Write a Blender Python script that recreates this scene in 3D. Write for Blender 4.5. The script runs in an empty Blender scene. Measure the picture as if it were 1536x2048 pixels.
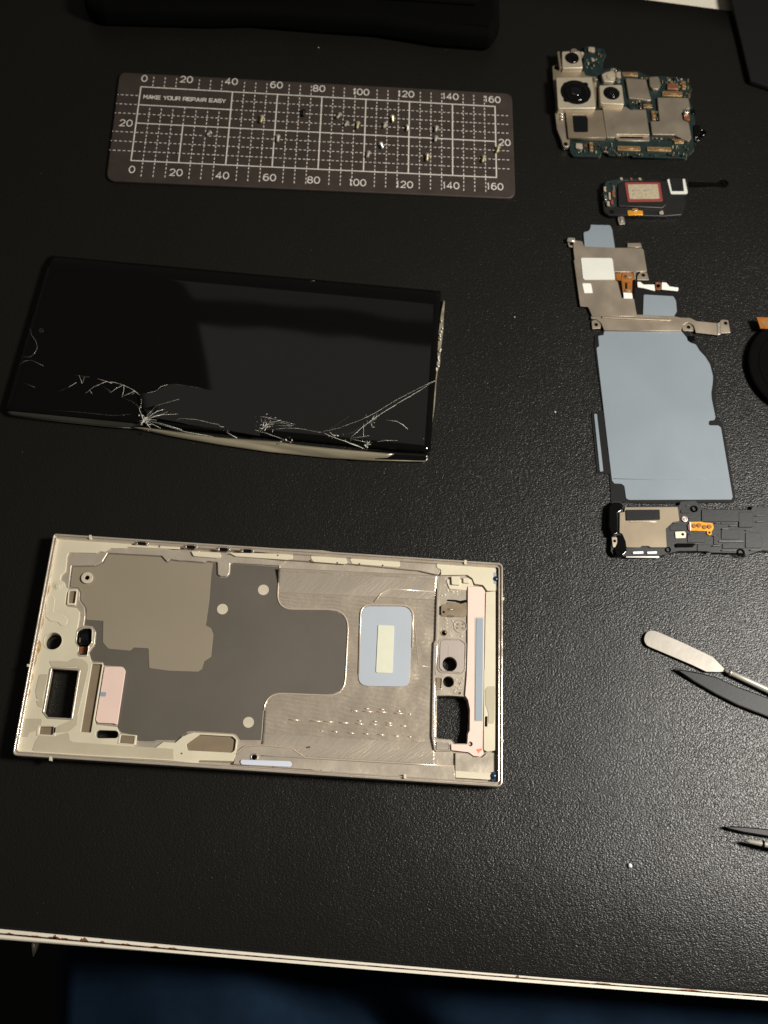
import bpy, bmesh, math, random
from mathutils import Vector, Matrix
from mathutils.geometry import tessellate_polygon
random.seed(7)
S = bpy.context.scene
C = S.collection
MM = 0.001
# ---------------------------------------------------------------- camera
PW, PH, FPX = 1536.0, 2048.0, 1994.06
PITCH, ROLL, CAMH = 0.3719, 0.1326, 0.35046
sp, cp, sr, cr = math.sin(PITCH), math.cos(PITCH), math.sin(ROLL), math.cos(ROLL)
_x = Vector((1, 0, 0)); _u = Vector((0, cp, sp))
CX = cr * _x + sr * _u
CY = -sr * _x + cr * _u
CF = Vector((0, sp, -cp))
cam_d = bpy.data.cameras.new('camera')
cam = bpy.data.objects.new('camera', cam_d); C.objects.link(cam)
M3 = Matrix((CX, CY, -CF)).transposed()
cam.matrix_world = Matrix.Translation((0, 0, CAMH)) @ M3.to_4x4()
cam_d.sensor_fit = 'VERTICAL'; cam_d.sensor_height = 36.0; cam_d.sensor_width = 27.0
cam_d.lens = FPX / PH * 36.0
cam_d.clip_start = 0.005; cam_d.clip_end = 50
cam_d.dof.use_dof = True
cam_d.dof.focus_distance = 0.352
cam_d.dof.aperture_fstop = 15.0
S.camera = cam

def at(px, py, z=0.0):
    """point of the photograph at height z (mm) above the desk mat, in metres"""
    d = CX * ((px - PW / 2) / FPX) + CY * ((PH / 2 - py) / FPX) + CF
    t = (z * MM - CAMH) / d.z
    return Vector((d.x * t, d.y * t, z * MM))

# ---------------------------------------------------------------- world, lamps
w = bpy.data.worlds.new('World'); S.world = w; w.use_nodes = True
bg = w.node_tree.nodes['Background']
bg.inputs[0].default_value = (1.0, 0.92, 0.80, 1); bg.inputs[1].default_value = 0.05
S.view_settings.view_transform = 'Standard'; S.view_settings.look = 'None'
S.view_settings.exposure = 0.0; S.view_settings.gamma = 1.0

def area(name, loc, target, sx, sy, power, col, shape='RECTANGLE', up=None):
    l = bpy.data.lights.new(name, 'AREA'); l.shape = shape; l.size = sx; l.size_y = sy
    l.energy = power; l.color = col
    o = bpy.data.objects.new(name, l); C.objects.link(o)
    zax = (Vector(loc) - Vector(target)).normalized()
    upv = Vector(up) if up else Vector((0, 1, 0))
    xax = upv.cross(zax).normalized(); yax = zax.cross(xax)
    o.matrix_world = Matrix.Translation(loc) @ Matrix((xax, yax, zax)).transposed().to_4x4()
    return o
KEY = area('desk_lamp', (0.44, 0.155, 0.50), (0.03, 0.05, 0.0), 0.15, 0.15, 3.8, (1.0, 0.955, 0.885), 'DISK')
KEY.data.spread = math.radians(130)
# added lamps imitate pale ceiling glow; their left edge makes the screen's dark edge
def refl(px, py, zc):
    p = at(px, py, 3.5); d = (p - Vector((0, 0, CAMH))); d.z = -d.z
    t = (zc - p.z) / d.z
    return p + d * t
ZC = 1.3
def glow(name, k, a, b, size, rad):
    """added area lamp standing in for ceiling bounce in the glass: k its near left corner, k->a its left edge, k->b its near edge;
    the lamp plane is tilted until those two edges are square to each other"""
    P0 = refl(*k, ZC); cands = []
    def hit(q, n):
        o = at(q[0], q[1], 3.5); d = o - Vector((0, 0, CAMH)); d.z = -d.z
        return o + d * ((P0 - o).dot(n) / d.dot(n))
    for i in range(-24, 25):
        for j in range(-24, 25):
            n = Vector((math.tan(math.radians(i * 2.5)), math.tan(math.radians(j * 2.5)), -1)).normalized()
            va, vb = hit(a, n) - P0, hit(b, n) - P0
            if va.length > 4 or vb.length > 4: continue
            e_ = abs(va.normalized().dot(vb.normalized()))
            cands.append((e_ * 60 + (abs(i) + abs(j)) * 0.05, n, va, vb))
    _, n, va, vb = min(cands, key=lambda c: c[0])
    ya = va.normalized(); xb = (vb - ya * vb.dot(ya)).normalized()
    sx, sy = vb.length * size[0], va.length * size[1]
    ctr = P0 + xb * sx / 2 + ya * sy / 2
    return area(name, ctr, ctr + n, sx, sy, rad * math.pi * sx * sy, (1.0, 0.95, 0.86), up=ya)
glow('ceiling_glow_standin', (401, 652), (436, 900), (890, 693), (1.25, 1.3), 0.29)
glow('ceiling_strip_standin', (388, 598), (345, 528), (880, 642), (1.2, 1.1), 0.17)

# ---------------------------------------------------------------- materials
def lin(c):
    return tuple(((v / 255) / 12.92 if v / 255 <= 0.04045 else (((v / 255) + 0.055) / 1.055) ** 2.4) for v in c)
def mat(name, col, metal=0.0, rough=0.5, vary=0.0, vscale=60, bump=0.0, bscale=400, rvary=0.0, stretch=None, spec=0.5, coat=0.0, detail=4, col2=None, dist=0.0002, swirl=0.0):
    m = bpy.data.materials.new(name); m.use_nodes = True
    nt = m.node_tree; b = nt.nodes['Principled BSDF']
    c = lin(col)
    b.inputs['Base Color'].default_value = (*c, 1); b.inputs['Metallic'].default_value = metal
    b.inputs['Roughness'].default_value = rough; b.inputs['Specular IOR Level'].default_value = spec
    b.inputs['Coat Weight'].default_value = coat
    tc = nt.nodes.new('ShaderNodeTexCoord'); mp = nt.nodes.new('ShaderNodeMapping')
    nt.links.new(tc.outputs['Object'], mp.inputs[0])
    if stretch:
        mp.vector_type = 'TEXTURE'; mp.inputs['Rotation'].default_value = (0, 0, stretch[1]); mp.inputs['Scale'].default_value = tuple(1 / q for q in stretch[0])
    def noise(sc, det):
        n = nt.nodes.new('ShaderNodeTexNoise'); n.inputs['Scale'].default_value = sc; n.inputs['Detail'].default_value = det
        nt.links.new(mp.outputs[0], n.inputs['Vector']); return n
    if vary or col2:
        n = noise(vscale, 5)
        mx = nt.nodes.new('ShaderNodeMix'); mx.data_type = 'RGBA'
        rp = nt.nodes.new('ShaderNodeMapRange'); rp.inputs[1].default_value = 0.35; rp.inputs[2].default_value = 0.65
        nt.links.new(n.outputs[0], rp.inputs[0]); nt.links.new(rp.outputs[0], mx.inputs[0])
        c2 = lin(col2) if col2 else tuple(v * (1 + vary) for v in c)
        c1 = c if col2 else tuple(v * (1 - vary) for v in c)
        mx.inputs[6].default_value = (*c1, 1); mx.inputs[7].default_value = (*c2, 1)
        nt.links.new(mx.outputs[2], b.inputs['Base Color'])
    if rvary:
        n = noise(vscale * 1.7, 4)
        rp = nt.nodes.new('ShaderNodeMapRange'); rp.inputs[1].default_value = 0.3; rp.inputs[2].default_value = 0.7
        rp.inputs[3].default_value = max(0.02, rough - rvary); rp.inputs[4].default_value = rough + rvary
        nt.links.new(n.outputs[0], rp.inputs[0]); nt.links.new(rp.outputs[0], b.inputs['Roughness'])
    if bump:
        n = noise(bscale, detail)
        bp = nt.nodes.new('ShaderNodeBump'); bp.inputs['Strength'].default_value = bump; bp.inputs['Distance'].default_value = dist
        nt.links.new(n.outputs[0], bp.inputs['Height']); nt.links.new(bp.outputs[0], b.inputs['Normal'])
        if swirl:
            wv = nt.nodes.new('ShaderNodeTexWave'); wv.wave_type = 'RINGS'; wv.inputs['Scale'].default_value = 210
            wv.inputs['Distortion'].default_value = 9; wv.inputs['Detail'].default_value = 3; wv.inputs['Detail Scale'].default_value = 0.35
            nt.links.new(mp.outputs[0], wv.inputs['Vector'])
            b2 = nt.nodes.new('ShaderNodeBump'); b2.inputs['Strength'].default_value = 0.6; b2.inputs['Distance'].default_value = swirl
            nt.links.new(wv.outputs['Fac'], b2.inputs['Height']); nt.links.new(bp.outputs[0], b2.inputs['Normal'])
            nt.links.new(b2.outputs[0], b.inputs['Normal'])
    return m

def leather():
    m = bpy.data.materials.new('black_leather'); m.use_nodes = True
    nt = m.node_tree; b = nt.nodes['Principled BSDF']; N = nt.nodes.new; L = nt.links.new
    b.inputs['Base Color'].default_value = (0.0075, 0.0070, 0.0056, 1); b.inputs['Roughness'].default_value = 0.36
    b.inputs['Specular IOR Level'].default_value = 0.34
    tc = N('ShaderNodeTexCoord')
    wn = N('ShaderNodeTexNoise'); wn.inputs['Scale'].default_value = 800; wn.inputs['Detail'].default_value = 3
    L(tc.outputs['Object'], wn.inputs['Vector'])
    sub = N('ShaderNodeVectorMath'); sub.operation = 'SUBTRACT'; sub.inputs[1].default_value = (.5, .5, .5)
    L(wn.outputs['Color'], sub.inputs[0])
    sc = N('ShaderNodeVectorMath'); sc.operation = 'SCALE'; sc.inputs['Scale'].default_value = 0.0010
    L(sub.outputs[0], sc.inputs[0])
    ad = N('ShaderNodeVectorMath'); L(tc.outputs['Object'], ad.inputs[0]); L(sc.outputs[0], ad.inputs[1])
    mp = N('ShaderNodeMapping'); mp.vector_type = 'TEXTURE'; mp.inputs['Rotation'].default_value = (0, 0, 0.25); mp.inputs['Scale'].default_value = (1.7, 1.0, 1.0)
    L(ad.outputs[0], mp.inputs[0])
    v = N('ShaderNodeTexVoronoi'); v.feature = 'SMOOTH_F1'; v.inputs['Scale'].default_value = 2500
    v.inputs['Smoothness'].default_value = 0.35
    L(mp.outputs[0], v.inputs['Vector'])
    n2 = N('ShaderNodeTexNoise'); n2.inputs['Scale'].default_value = 2200; n2.inputs['Detail'].default_value = 3
    L(mp.outputs[0], n2.inputs['Vector'])
    n3 = N('ShaderNodeTexNoise'); n3.inputs['Scale'].default_value = 16; n3.inputs['Detail'].default_value = 3
    L(tc.outputs['Object'], n3.inputs['Vector'])
    a1 = N('ShaderNodeMath'); a1.operation = 'MULTIPLY_ADD'; a1.inputs[1].default_value = 0.5
    L(n2.outputs[0], a1.inputs[0]); L(v.outputs['Distance'], a1.inputs[2])
    bp = N('ShaderNodeBump'); bp.inputs['Strength'].default_value = 1.0; bp.inputs['Distance'].default_value = 0.000100; bp.invert = True
    L(a1.outputs[0], bp.inputs['Height'])
    b2 = N('ShaderNodeBump'); b2.inputs['Strength'].default_value = 0.2; b2.inputs['Distance'].default_value = 0.004
    L(n3.outputs[0], b2.inputs['Height']); L(b2.outputs[0], bp.inputs['Normal'])
    L(bp.outputs[0], b.inputs['Normal'])
    r = N('ShaderNodeMapRange'); r.inputs[3].default_value = 0.30; r.inputs[4].default_value = 0.38
    L(n3.outputs[0], r.inputs[0]); L(r.outputs[0], b.inputs['Roughness'])
    return m

MT = {
 'leather': leather(),
 'leather_edge': mat('leather_edge', (20, 20, 19), 0, 0.75, bump=0.4, bscale=900, spec=.15),
 'white_paint': mat('white_paint', (222, 214, 196), 0, 0.42, vary=0.04, vscale=90, bump=0.06, bscale=300),
 'rust': mat('rust', (112, 66, 36), 0, 0.8, vary=0.5, vscale=900, bump=0.5, bscale=1500),
 'floor': mat('dark_floor', (14, 13, 13), 0, 0.7),
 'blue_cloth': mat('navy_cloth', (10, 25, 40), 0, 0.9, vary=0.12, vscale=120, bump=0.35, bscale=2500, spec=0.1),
 'black_plastic': mat('black_plastic', (25, 25, 24), 0, 0.42, vary=0.15, vscale=300, bump=0.12, bscale=1200),
 'black_rough': mat('black_fabric', (7, 7, 6), 0, 0.9, bump=0.3, bscale=800, spec=0.04),
 'black_gloss': mat('black_gloss', (9, 9, 9), 0, 0.12, spec=0.5),
 'hole_black': mat('matt_black', (7, 7, 7), 0, 0.8, spec=0.1),
 'mat_grey': mat('mat_grey', (55, 46, 40), 0, 0.55, vary=0.10, vscale=120, bump=0.08, bscale=2500, rvary=0.08),
 'print_white': mat('print_white', (208, 202, 193), 0, 0.6, vary=0.10, vscale=260),
 'steel': mat('steel', (206, 200, 188), 0.75, 0.30, rvary=0.06, vscale=300),
 'brass': mat('brass', (204, 190, 136), 0.75, 0.30, rvary=0.08, vscale=300),
 'black_steel': mat('black_steel', (22, 22, 24), 0.6, 0.4),
 'glass': mat('black_glass', (7, 7, 6), 0, 0.035, spec=0.5, bump=0.05, bscale=24, dist=0.002, detail=1),
 'crack': mat('crack_glass', (225, 222, 208), 0.0, 0.15, vary=0.35, vscale=700, spec=0.8),
 'crack_dim': mat('crack_faint', (100, 98, 90), 0.0, 0.2, vary=0.5, vscale=500, spec=0.8),
 'gold_edge': mat('gold_edge', (182, 172, 146), 0.65, 0.24, vary=0.35, vscale=130, rvary=0.12, stretch=((0.12, 1.6, 1), -0.07)),
 'grey_edge': mat('grey_edge', (66, 64, 57), 0.5, 0.32, vary=0.2, vscale=100, stretch=((0.15, 2, 1), -0.07)),
 'cream': mat('cream_coat', (203, 194, 169), 0.0, 0.42, vary=0.05, vscale=70, bump=0.10, bscale=500),
 'cream_stain': mat('stained_cream', (186, 160, 112), 0.0, 0.5, col2=(142, 108, 62), vscale=420, bump=0.15, bscale=900),
 'adhesive': mat('clear_adhesive', (180, 170, 146), 0.0, 0.30, vary=0.05, vscale=70, bump=0.12, bscale=220),
 'champagne': mat('champagne_metal', (200, 188, 170), 0.5, 0.30, vary=0.05, vscale=90, rvary=0.08, bump=0.4, bscale=500),
 'machined': mat('machined_metal', (202, 188, 169), 0.6, 0.27, vary=0.04, vscale=60, rvary=0.08, bump=0.7, bscale=130, dist=0.0006, detail=7, swirl=0.00008),
 'rim_metal': mat('polished_rim', (222, 210, 194), 0.6, 0.20, vary=0.06, vscale=160, rvary=0.08),
 'graphite': mat('graphite_film', (96, 90, 81), 0.15, 0.46, vary=0.07, vscale=35, bump=0.14, bscale=350),
 'tan_film': mat('tan_film', (142, 131, 112), 0.1, 0.46, vary=0.03, vscale=25, bump=0.04, bscale=300),
 'brown_pad': mat('brown_pad', (122, 106, 84), 0.0, 0.6, vary=0.06, vscale=200),
 'pale_sticker': mat('pale_sticker', (190, 180, 158), 0.0, 0.5, vary=0.05, vscale=300),
 'pink': mat('pink_film', (224, 196, 182), 0.0, 0.45, vary=0.02, vscale=90, bump=0.06, bscale=250),
 'red_mark': mat('red_mark', (222, 120, 96), 0.0, 0.5),
 'pale_blue': mat('pale_blue_pad', (168, 175, 182), 0.0, 0.42, vary=0.02, vscale=60),
 'blue_grey': mat('blue_grey_film', (142, 154, 164), 0.0, 0.42, vary=0.02, vscale=60),
 'bar_blue': mat('blue_white_bar', (198, 203, 214), 0.0, 0.4),
 'lime_white': mat('pale_label', (206, 206, 184), 0.0, 0.5, vary=0.02, vscale=300),
 'mauve': mat('mauve_metal', (178, 166, 156), 0.35, 0.4),
 'sim_metal': mat('sim_metal', (150, 134, 110), 0.5, 0.36, rvary=0.06, vscale=200),
 'blue_glue': mat('blue_glue', (34, 52, 74), 0.0, 0.25, vary=0.4, vscale=600),
 'shield': mat('nickel_shield', (170, 157, 139), 0.72, 0.42, vary=0.07, vscale=60, rvary=0.07, bump=0.10, bscale=200),
 'shield_dark': mat('dull_nickel', (136, 123, 103), 0.5, 0.45, vary=0.09, vscale=80, bump=0.10, bscale=260),
 'cam_plate': mat('camera_plate', (206, 194, 170), 0.55, 0.4, vary=0.05, vscale=150),
 'pcb': mat('green_pcb', (18, 36, 33), 0.0, 0.5, vary=0.3, vscale=500, bump=0.3, bscale=1500),
 'pcb_edge': mat('pcb_edge', (78, 86, 76), 0.0, 0.5, vary=0.15, vscale=300),
 'gold': mat('gold_contact', (168, 142, 100), 0.6, 0.35, vary=0.2, vscale=900),
 'flex': mat('orange_flex', (150, 92, 38), 0.1, 0.36, vary=0.16, vscale=400, bump=0.2, bscale=600),
 'flex_gold': mat('bright_flex', (228, 158, 52), 0.35, 0.3, vary=0.12, vscale=500),
 'copper': mat('copper_brown', (128, 84, 58), 0.3, 0.4, vary=0.2, vscale=700),
 'ceramic': mat('ceramic_chip', (160, 148, 130), 0.1, 0.5, vary=0.15, vscale=900),
 'solder': mat('solder', (214, 208, 196), 0.9, 0.25),
 'blue_film': mat('blue_film', (124, 134, 141), 0.0, 0.38, vary=0.03, vscale=28, rvary=0.06, bump=0.05, bscale=60),
 'white_pad': mat('white_pad', (206, 206, 196), 0.0, 0.5, vary=0.02, vscale=100),
 'white_glossy': mat('white_plastic', (226, 224, 216), 0.0, 0.4),
 'red_rubber': mat('red_rubber', (128, 50, 42), 0.0, 0.6),
 'mesh_cream': mat('mesh_cream', (170, 158, 132), 0.1, 0.5, vary=0.12, vscale=700, bump=0.5, bscale=1800),
 'blade': mat('blade_steel', (140, 134, 124), 0.25, 0.40, vary=0.07, vscale=150, rvary=0.06, bump=0.10, bscale=500),
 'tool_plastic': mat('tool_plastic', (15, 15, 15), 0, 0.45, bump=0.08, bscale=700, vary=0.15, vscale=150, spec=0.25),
 'lens_glass': mat('lens_glass', (10, 11, 14), 0, 0.05, spec=0.8, coat=1.0),
 'glint': mat('glint_ridge', (92, 91, 88), 0.4, 0.42, vary=0.25, vscale=900),  # lighter than the housing, to paint glints on its ribs
 'crumb': mat('crumb', (168, 162, 150), 0, 0.7, vary=0.1, vscale=900),
 'milled': mat('milled_slope', (214, 201, 182), 0.6, 0.22, vary=0.03, vscale=50, rvary=0.05, bump=1.0, bscale=1100, stretch=((0.2, 1.4, 1), 0.75), dist=0.00017, detail=3),
 'screw_steel': mat('screw_steel', (196, 191, 178), 0.45, 0.3),
 'black_film': mat('black_film', (13, 13, 12), 0, 0.6, spec=0.2, vary=0.1, vscale=200),
 'weld': mat('weld_ridge', (222, 206, 186), 0.5, 0.26),
}
# ---------------------------------------------------------------- helpers
ORG = {}
def finish(name, me, m, parent, origin, smooth=False, kind=None, label=None):
    if m is not None: me.materials.append(MT[m] if isinstance(m, str) else m)
    if smooth:
        me.polygons.foreach_set('use_smooth', [True] * len(me.polygons))
    o = bpy.data.objects.new(name, me); C.objects.link(o)
    pw = Vector((0, 0, 0))
    if parent is not None:
        o.parent = parent; pw = ORG[parent.name]
    o.location = origin - pw
    ORG[o.name] = origin.copy()
    if kind: o['kind'] = kind
    if label: o['label'] = label
    return o
def tag(o, label, cat, group=None):
    o['label'] = label; o['category'] = cat
    if group: o['group'] = group
    return o
def thing(name, label, cat, px, py, z=0.0, group=None):
    o = bpy.data.objects.new(name, None); C.objects.link(o); o.empty_display_size = 0.01
    o.location = at(px, py, z); ORG[o.name] = o.location.copy()
    return tag(o, label, cat, group)
def K(x0, y0, s):
    return lambda *pts: [(x0 + p[0] * s, y0 + p[1] * s, *[v * s * 2.8 for v in p[2:]]) for p in pts]
def rounded(pts, r=0.0, n=4):
    """fillet the corners of a pixel polygon; a third value of a point overrides the radius"""
    out = []; N = len(pts)
    for i in range(N):
        p = Vector(pts[i][:2]); a = Vector(pts[i - 1][:2]); b = Vector(pts[(i + 1) % N][:2])
        rr = pts[i][2] if len(pts[i]) > 2 else r
        va, vb = a - p, b - p
        if rr <= 0.01 or va.length < 1e-6 or vb.length < 1e-6: out.append(tuple(p)); continue
        ang = va.angle(vb)
        if ang > 3.0 or ang < 0.15: out.append(tuple(p)); continue
        d = min(rr / math.tan(ang / 2), va.length * 0.45, vb.length * 0.45)
        s, e = p + va.normalized() * d, p + vb.normalized() * d
        for k in range(n + 1):
            t = k / n
            q = s * (1 - t) ** 2 + p * 2 * t * (1 - t) + e * t * t
            out.append(tuple(q))
    return out
def circ(cx, cy, r, n=24, z=0):
    c = at(cx, cy, z); k = (at(cx + 1, cy, z) - c).length * r
    return [Vector((c.x + k * math.cos(2 * math.pi * i / n), c.y + k * math.sin(2 * math.pi * i / n), c.z)) for i in range(n)]
def slab_w(name, parent, loops, z0, z1, m, bev=0.0, smooth=False, kind=None, label=None, res=1):
    """solid plate from world-space outlines (first outer, then holes), z0..z1 in mm"""
    pts = loops[0]
    cen = sum((Vector((p.x, p.y, 0)) for p in pts), Vector()) / len(pts)
    cu = bpy.data.curves.new('outline', 'CURVE'); cu.dimensions = '2D'; cu.fill_mode = 'BOTH'
    h = (z1 - z0) / 2 * MM
    b = min(bev * MM, h * 0.98)
    cu.extrude = max(h - b, 0); cu.bevel_depth = b; cu.bevel_resolution = res; cu.offset = -b
    for lp in loops:
        sp_ = cu.splines.new('POLY'); sp_.points.add(len(lp) - 1)
        for i, p in enumerate(lp): sp_.points[i].co = (p.x - cen.x, p.y - cen.y, 0, 1)
        sp_.use_cyclic_u = True
    ob = bpy.data.objects.new('outline', cu)
    me = bpy.data.meshes.new_from_object(ob)
    bpy.data.objects.remove(ob); bpy.data.curves.remove(cu)
    for v in me.vertices: v.co.z += h
    me.materials.clear()
    me.name = name
    return finish(name, me, m, parent, Vector((cen.x, cen.y, z0 * MM)), smooth, kind, label)
def slab(name, parent, pts, z0, z1, m, holes=(), bev=0.0, r=0.0, **k):
    lo = [[at(p[0], p[1], z1) for p in rounded(pts, r)]]
    for hq in holes:
        lo.append([at(p[0], p[1], z1) if not isinstance(p, Vector) else p for p in (hq if isinstance(hq[0], Vector) else rounded(hq, r if len(hq) < 9 else 0))])
    return slab_w(name, parent, lo, z0, z1, m, bev, **k)
def disc(name, parent, c, r, z0, z1, m, hole=0, bev=0.0, n=28, **k):
    lo = [circ(c[0], c[1], r, n, z1)]
    if hole: lo.append(circ(c[0], c[1], hole, n, z1))
    return slab_w(name, parent, lo, z0, z1, m, bev, **k)
def rect(x0, y0, x1, y1, sk=0.0, sy=0.0):
    """pixel rectangle whose top shifts by sk (lean) and right end by sy (slope)"""
    return [(x0 + sk, y0), (x1 + sk, y0 + sy), (x1, y1 + sy), (x0, y1)]
def tube_w(name, parent, pts, rad, m, n=8, kind=None, label=None, closed_tip=True, flat=1.0):
    """tapered tube through world points; rad a number or list (m)"""
    rads = rad if isinstance(rad, (list, tuple)) else [rad] * len(pts)
    cen = sum(pts, Vector()) / len(pts); bm = bmesh.new(); rings = []
    for i, p in enumerate(pts):
        d = (pts[min(i + 1, len(pts) - 1)] - pts[max(i - 1, 0)]).normalized()
        sx = d.cross(Vector((0, 0, 1)));
        sx = sx.normalized() if sx.length > 1e-6 else Vector((1, 0, 0))
        sz = sx.cross(d).normalized()
        rings.append([bm.verts.new(p - cen + rads[i] * (math.cos(2 * math.pi * j / n) * sx + flat * math.sin(2 * math.pi * j / n) * sz)) for j in range(n)])
    for a, b in zip(rings, rings[1:]):
        for j in range(n): bm.faces.new((a[j], a[(j + 1) % n], b[(j + 1) % n], b[j]))
    bm.faces.new(rings[0]); bm.faces.new(rings[-1][::-1])
    bmesh.ops.recalc_face_normals(bm, faces=bm.faces)
    me = bpy.data.meshes.new(name); bm.to_mesh(me); bm.free()
    return finish(name, me, m, parent, cen, True, kind, label)
def tube(name, parent, pts, z, rad, m, **k):
    return tube_w(name, parent, [at(p[0], p[1], p[2] if len(p) > 2 else z) for p in pts], rad, m, **k)
def lathe(name, parent, c, prof, m, n=32, **k):
    """prof: (radius mm, z mm) from the bottom centre to the top"""
    o = at(c[0], c[1], prof[0][1]); bm = bmesh.new(); rings = []
    for r, z in prof:
        rings.append([bm.verts.new((r * MM * math.cos(2 * math.pi * j / n), r * MM * math.sin(2 * math.pi * j / n), (z - prof[0][1]) * MM)) for j in range(n)] if r > 1e-6 else [bm.verts.new((0, 0, (z - prof[0][1]) * MM))])
    for a, b in zip(rings, rings[1:]):
        for j in range(n):
            q = (j + 1) % n
            if len(a) == 1 and len(b) == 1: continue
            if len(a) == 1: bm.faces.new((a[0], b[q], b[j]))
            elif len(b) == 1: bm.faces.new((a[j], a[q], b[0]))
            else: bm.faces.new((a[j], a[q], b[q], b[j]))
    if len(rings[0]) > 1: bm.faces.new(rings[0][::-1])
    if len(rings[-1]) > 1: bm.faces.new(rings[-1])
    bmesh.ops.recalc_face_normals(bm, faces=bm.faces)
    me = bpy.data.meshes.new(name); bm.to_mesh(me); bm.free()
    return finish(name, me, m, parent, o, k.pop('smooth', False), **k)
def gridmesh(name, parent, f, nu, nv, m, thick=0.0, **k):
    """surface f(u,v)->world point, u,v in 0..1, given a thickness downward (mm)"""
    P = [[f(i / nu, j / nv) for j in range(nv + 1)] for i in range(nu + 1)]
    cen = sum((p for row in P for p in row), Vector()) / ((nu + 1) * (nv + 1))
    bm = bmesh.new()
    T = [[bm.verts.new(p - cen) for p in row] for row in P]
    for i in range(nu):
        for j in range(nv): bm.faces.new((T[i][j], T[i + 1][j], T[i + 1][j + 1], T[i][j + 1]))
    if thick:
        dz = Vector((0, 0, thick * MM))
        B = [[bm.verts.new(p - cen - dz) for p in row] for row in P]
        for i in range(nu):
            for j in range(nv): bm.faces.new((B[i][j], B[i][j + 1], B[i + 1][j + 1], B[i + 1][j]))
        for i in range(nu):
            bm.faces.new((T[i + 1][0], T[i][0], B[i][0], B[i + 1][0])); bm.faces.new((T[i][nv], T[i + 1][nv], B[i + 1][nv], B[i][nv]))
        for j in range(nv):
            bm.faces.new((T[0][j], T[0][j + 1], B[0][j + 1], B[0][j])); bm.faces.new((T[nu][j + 1], T[nu][j], B[nu][j], B[nu][j + 1]))
    bmesh.ops.recalc_face_normals(bm, faces=bm.faces)
    me = bpy.data.meshes.new(name); bm.to_mesh(me); bm.free()
    sm = k.pop('smooth', True)
    return finish(name, me, m, parent, cen, sm, **k)
def lerp(a, b, t): return a + (b - a) * t
def quad(c, u, v):
    (x0, y0), (x1, y1), (x2, y2), (x3, y3) = c   # TL TR BR BL
    return ((1 - u) * (1 - v) * x0 + u * (1 - v) * x1 + u * v * x2 + (1 - u) * v * x3,
            (1 - u) * (1 - v) * y0 + u * (1 - v) * y1 + u * v * y2 + (1 - u) * v * y3)

# ================================================================ SETTING
fl = [at(*p, -720) for p in ((-900, -900), (2600, -900), (2600, 3000), (-900, 3000))]
floor = slab_w('floor', None, [fl], -725, -720, 'floor'); floor['kind'] = 'structure'

# ---- table with painted top and rusty edge trim
table = thing('table', 'white painted table whose chipped rusty edge runs along the bottom of the photo', 'table', 768, 1900, -20)
def edge(x): return 1853 + 0.0964 * x - 0.0000065 * x * x      # near edge of the desk mat
def trim0(x): return 1867 + 0.0925 * x - 0.0000065 * x * x + 2.5 * 0
def trim1(x): return 1879.5 + 0.0815 * x - 0.0000010 * x * x
xs = list(range(-320, 1921, 160))
top_pts = [(x, trim0(x)) for x in xs] + [(2100, 300), (1750, -420), (700, -600), (-600, -500), (-500, 1000)]
slab('table_top', table, top_pts, -24, -4.2, 'white_paint', bev=0.3)
trim_pts = [(x, trim0(x) + 0.9) for x in xs] + [(x, trim1(x)) for x in reversed(xs)]
slab('edge_trim', table, trim_pts, -22, -4.3, 'white_paint', bev=1.0, res=3)
bm = bmesh.new()
def chip(x, w_, h_):
    n = 9; base = trim0(x)
    ps = []
    for k in range(n): 
        t = k / (n - 1); xx = x + (t - 0.5) * w_
        ps.append(at(xx, trim0(xx) - h_ * math.sin(math.pi * t) ** 0.8 * random.uniform(0.45, 1.1) - 0.4, -4.13))
    for k in range(n):
        t = 1 - k / (n - 1); xx = x + (t - 0.5) * w_; ps.append(at(xx, trim0(xx) + 1.1, -4.13))
    bm.faces.new([bm.verts.new(p) for p in ps])
for x0_ in range(-300, 1900, 50): chip(x0_, 51, 0.45)
x = -60
while x < 1600:
    w_ = random.uniform(10, 40); chip(x, w_, random.choice((0.5, 0.7, 0.9, 1.2)) if x < 800 else random.choice((0.4, 0.6, 0.9))); x += w_ * random.uniform(0.8, 1.3)
for x, w_, h_ in ((108, 26, 5), (110, 8, 9), (168, 18, 7), (130, 18, 4), (72, 24, 3), (205, 12, 3.5), (252, 22, 3), (310, 20, 3), (345, 22, 3.5), (1035, 8, 6), (1205, 40, 4), (1380, 60, 3), (20, 20, 3)): chip(x, w_, h_)
bmesh.ops.recalc_face_normals(bm, faces=bm.faces)
ex = bmesh.ops.extrude_face_region(bm, geom=bm.faces[:])
bmesh.ops.translate(bm, vec=(0, 0, 0.00006), verts=[v for v in ex['geom'] if isinstance(v, bmesh.types.BMVert)])
bmesh.ops.recalc_face_normals(bm, faces=bm.faces)
me = bpy.data.meshes.new('rust_chips'); bm.to_mesh(me); bm.free()
finish('rust_chips', me, 'rust', table, Vector((0, 0, 0)), kind='stuff')
tube('paint_drip', table, [(72, 1880, -10), (70, 1893, -24), (67, 1912, -36)], 0, [0.0012, 0.0011, 0.0002], 'white_paint')

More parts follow.
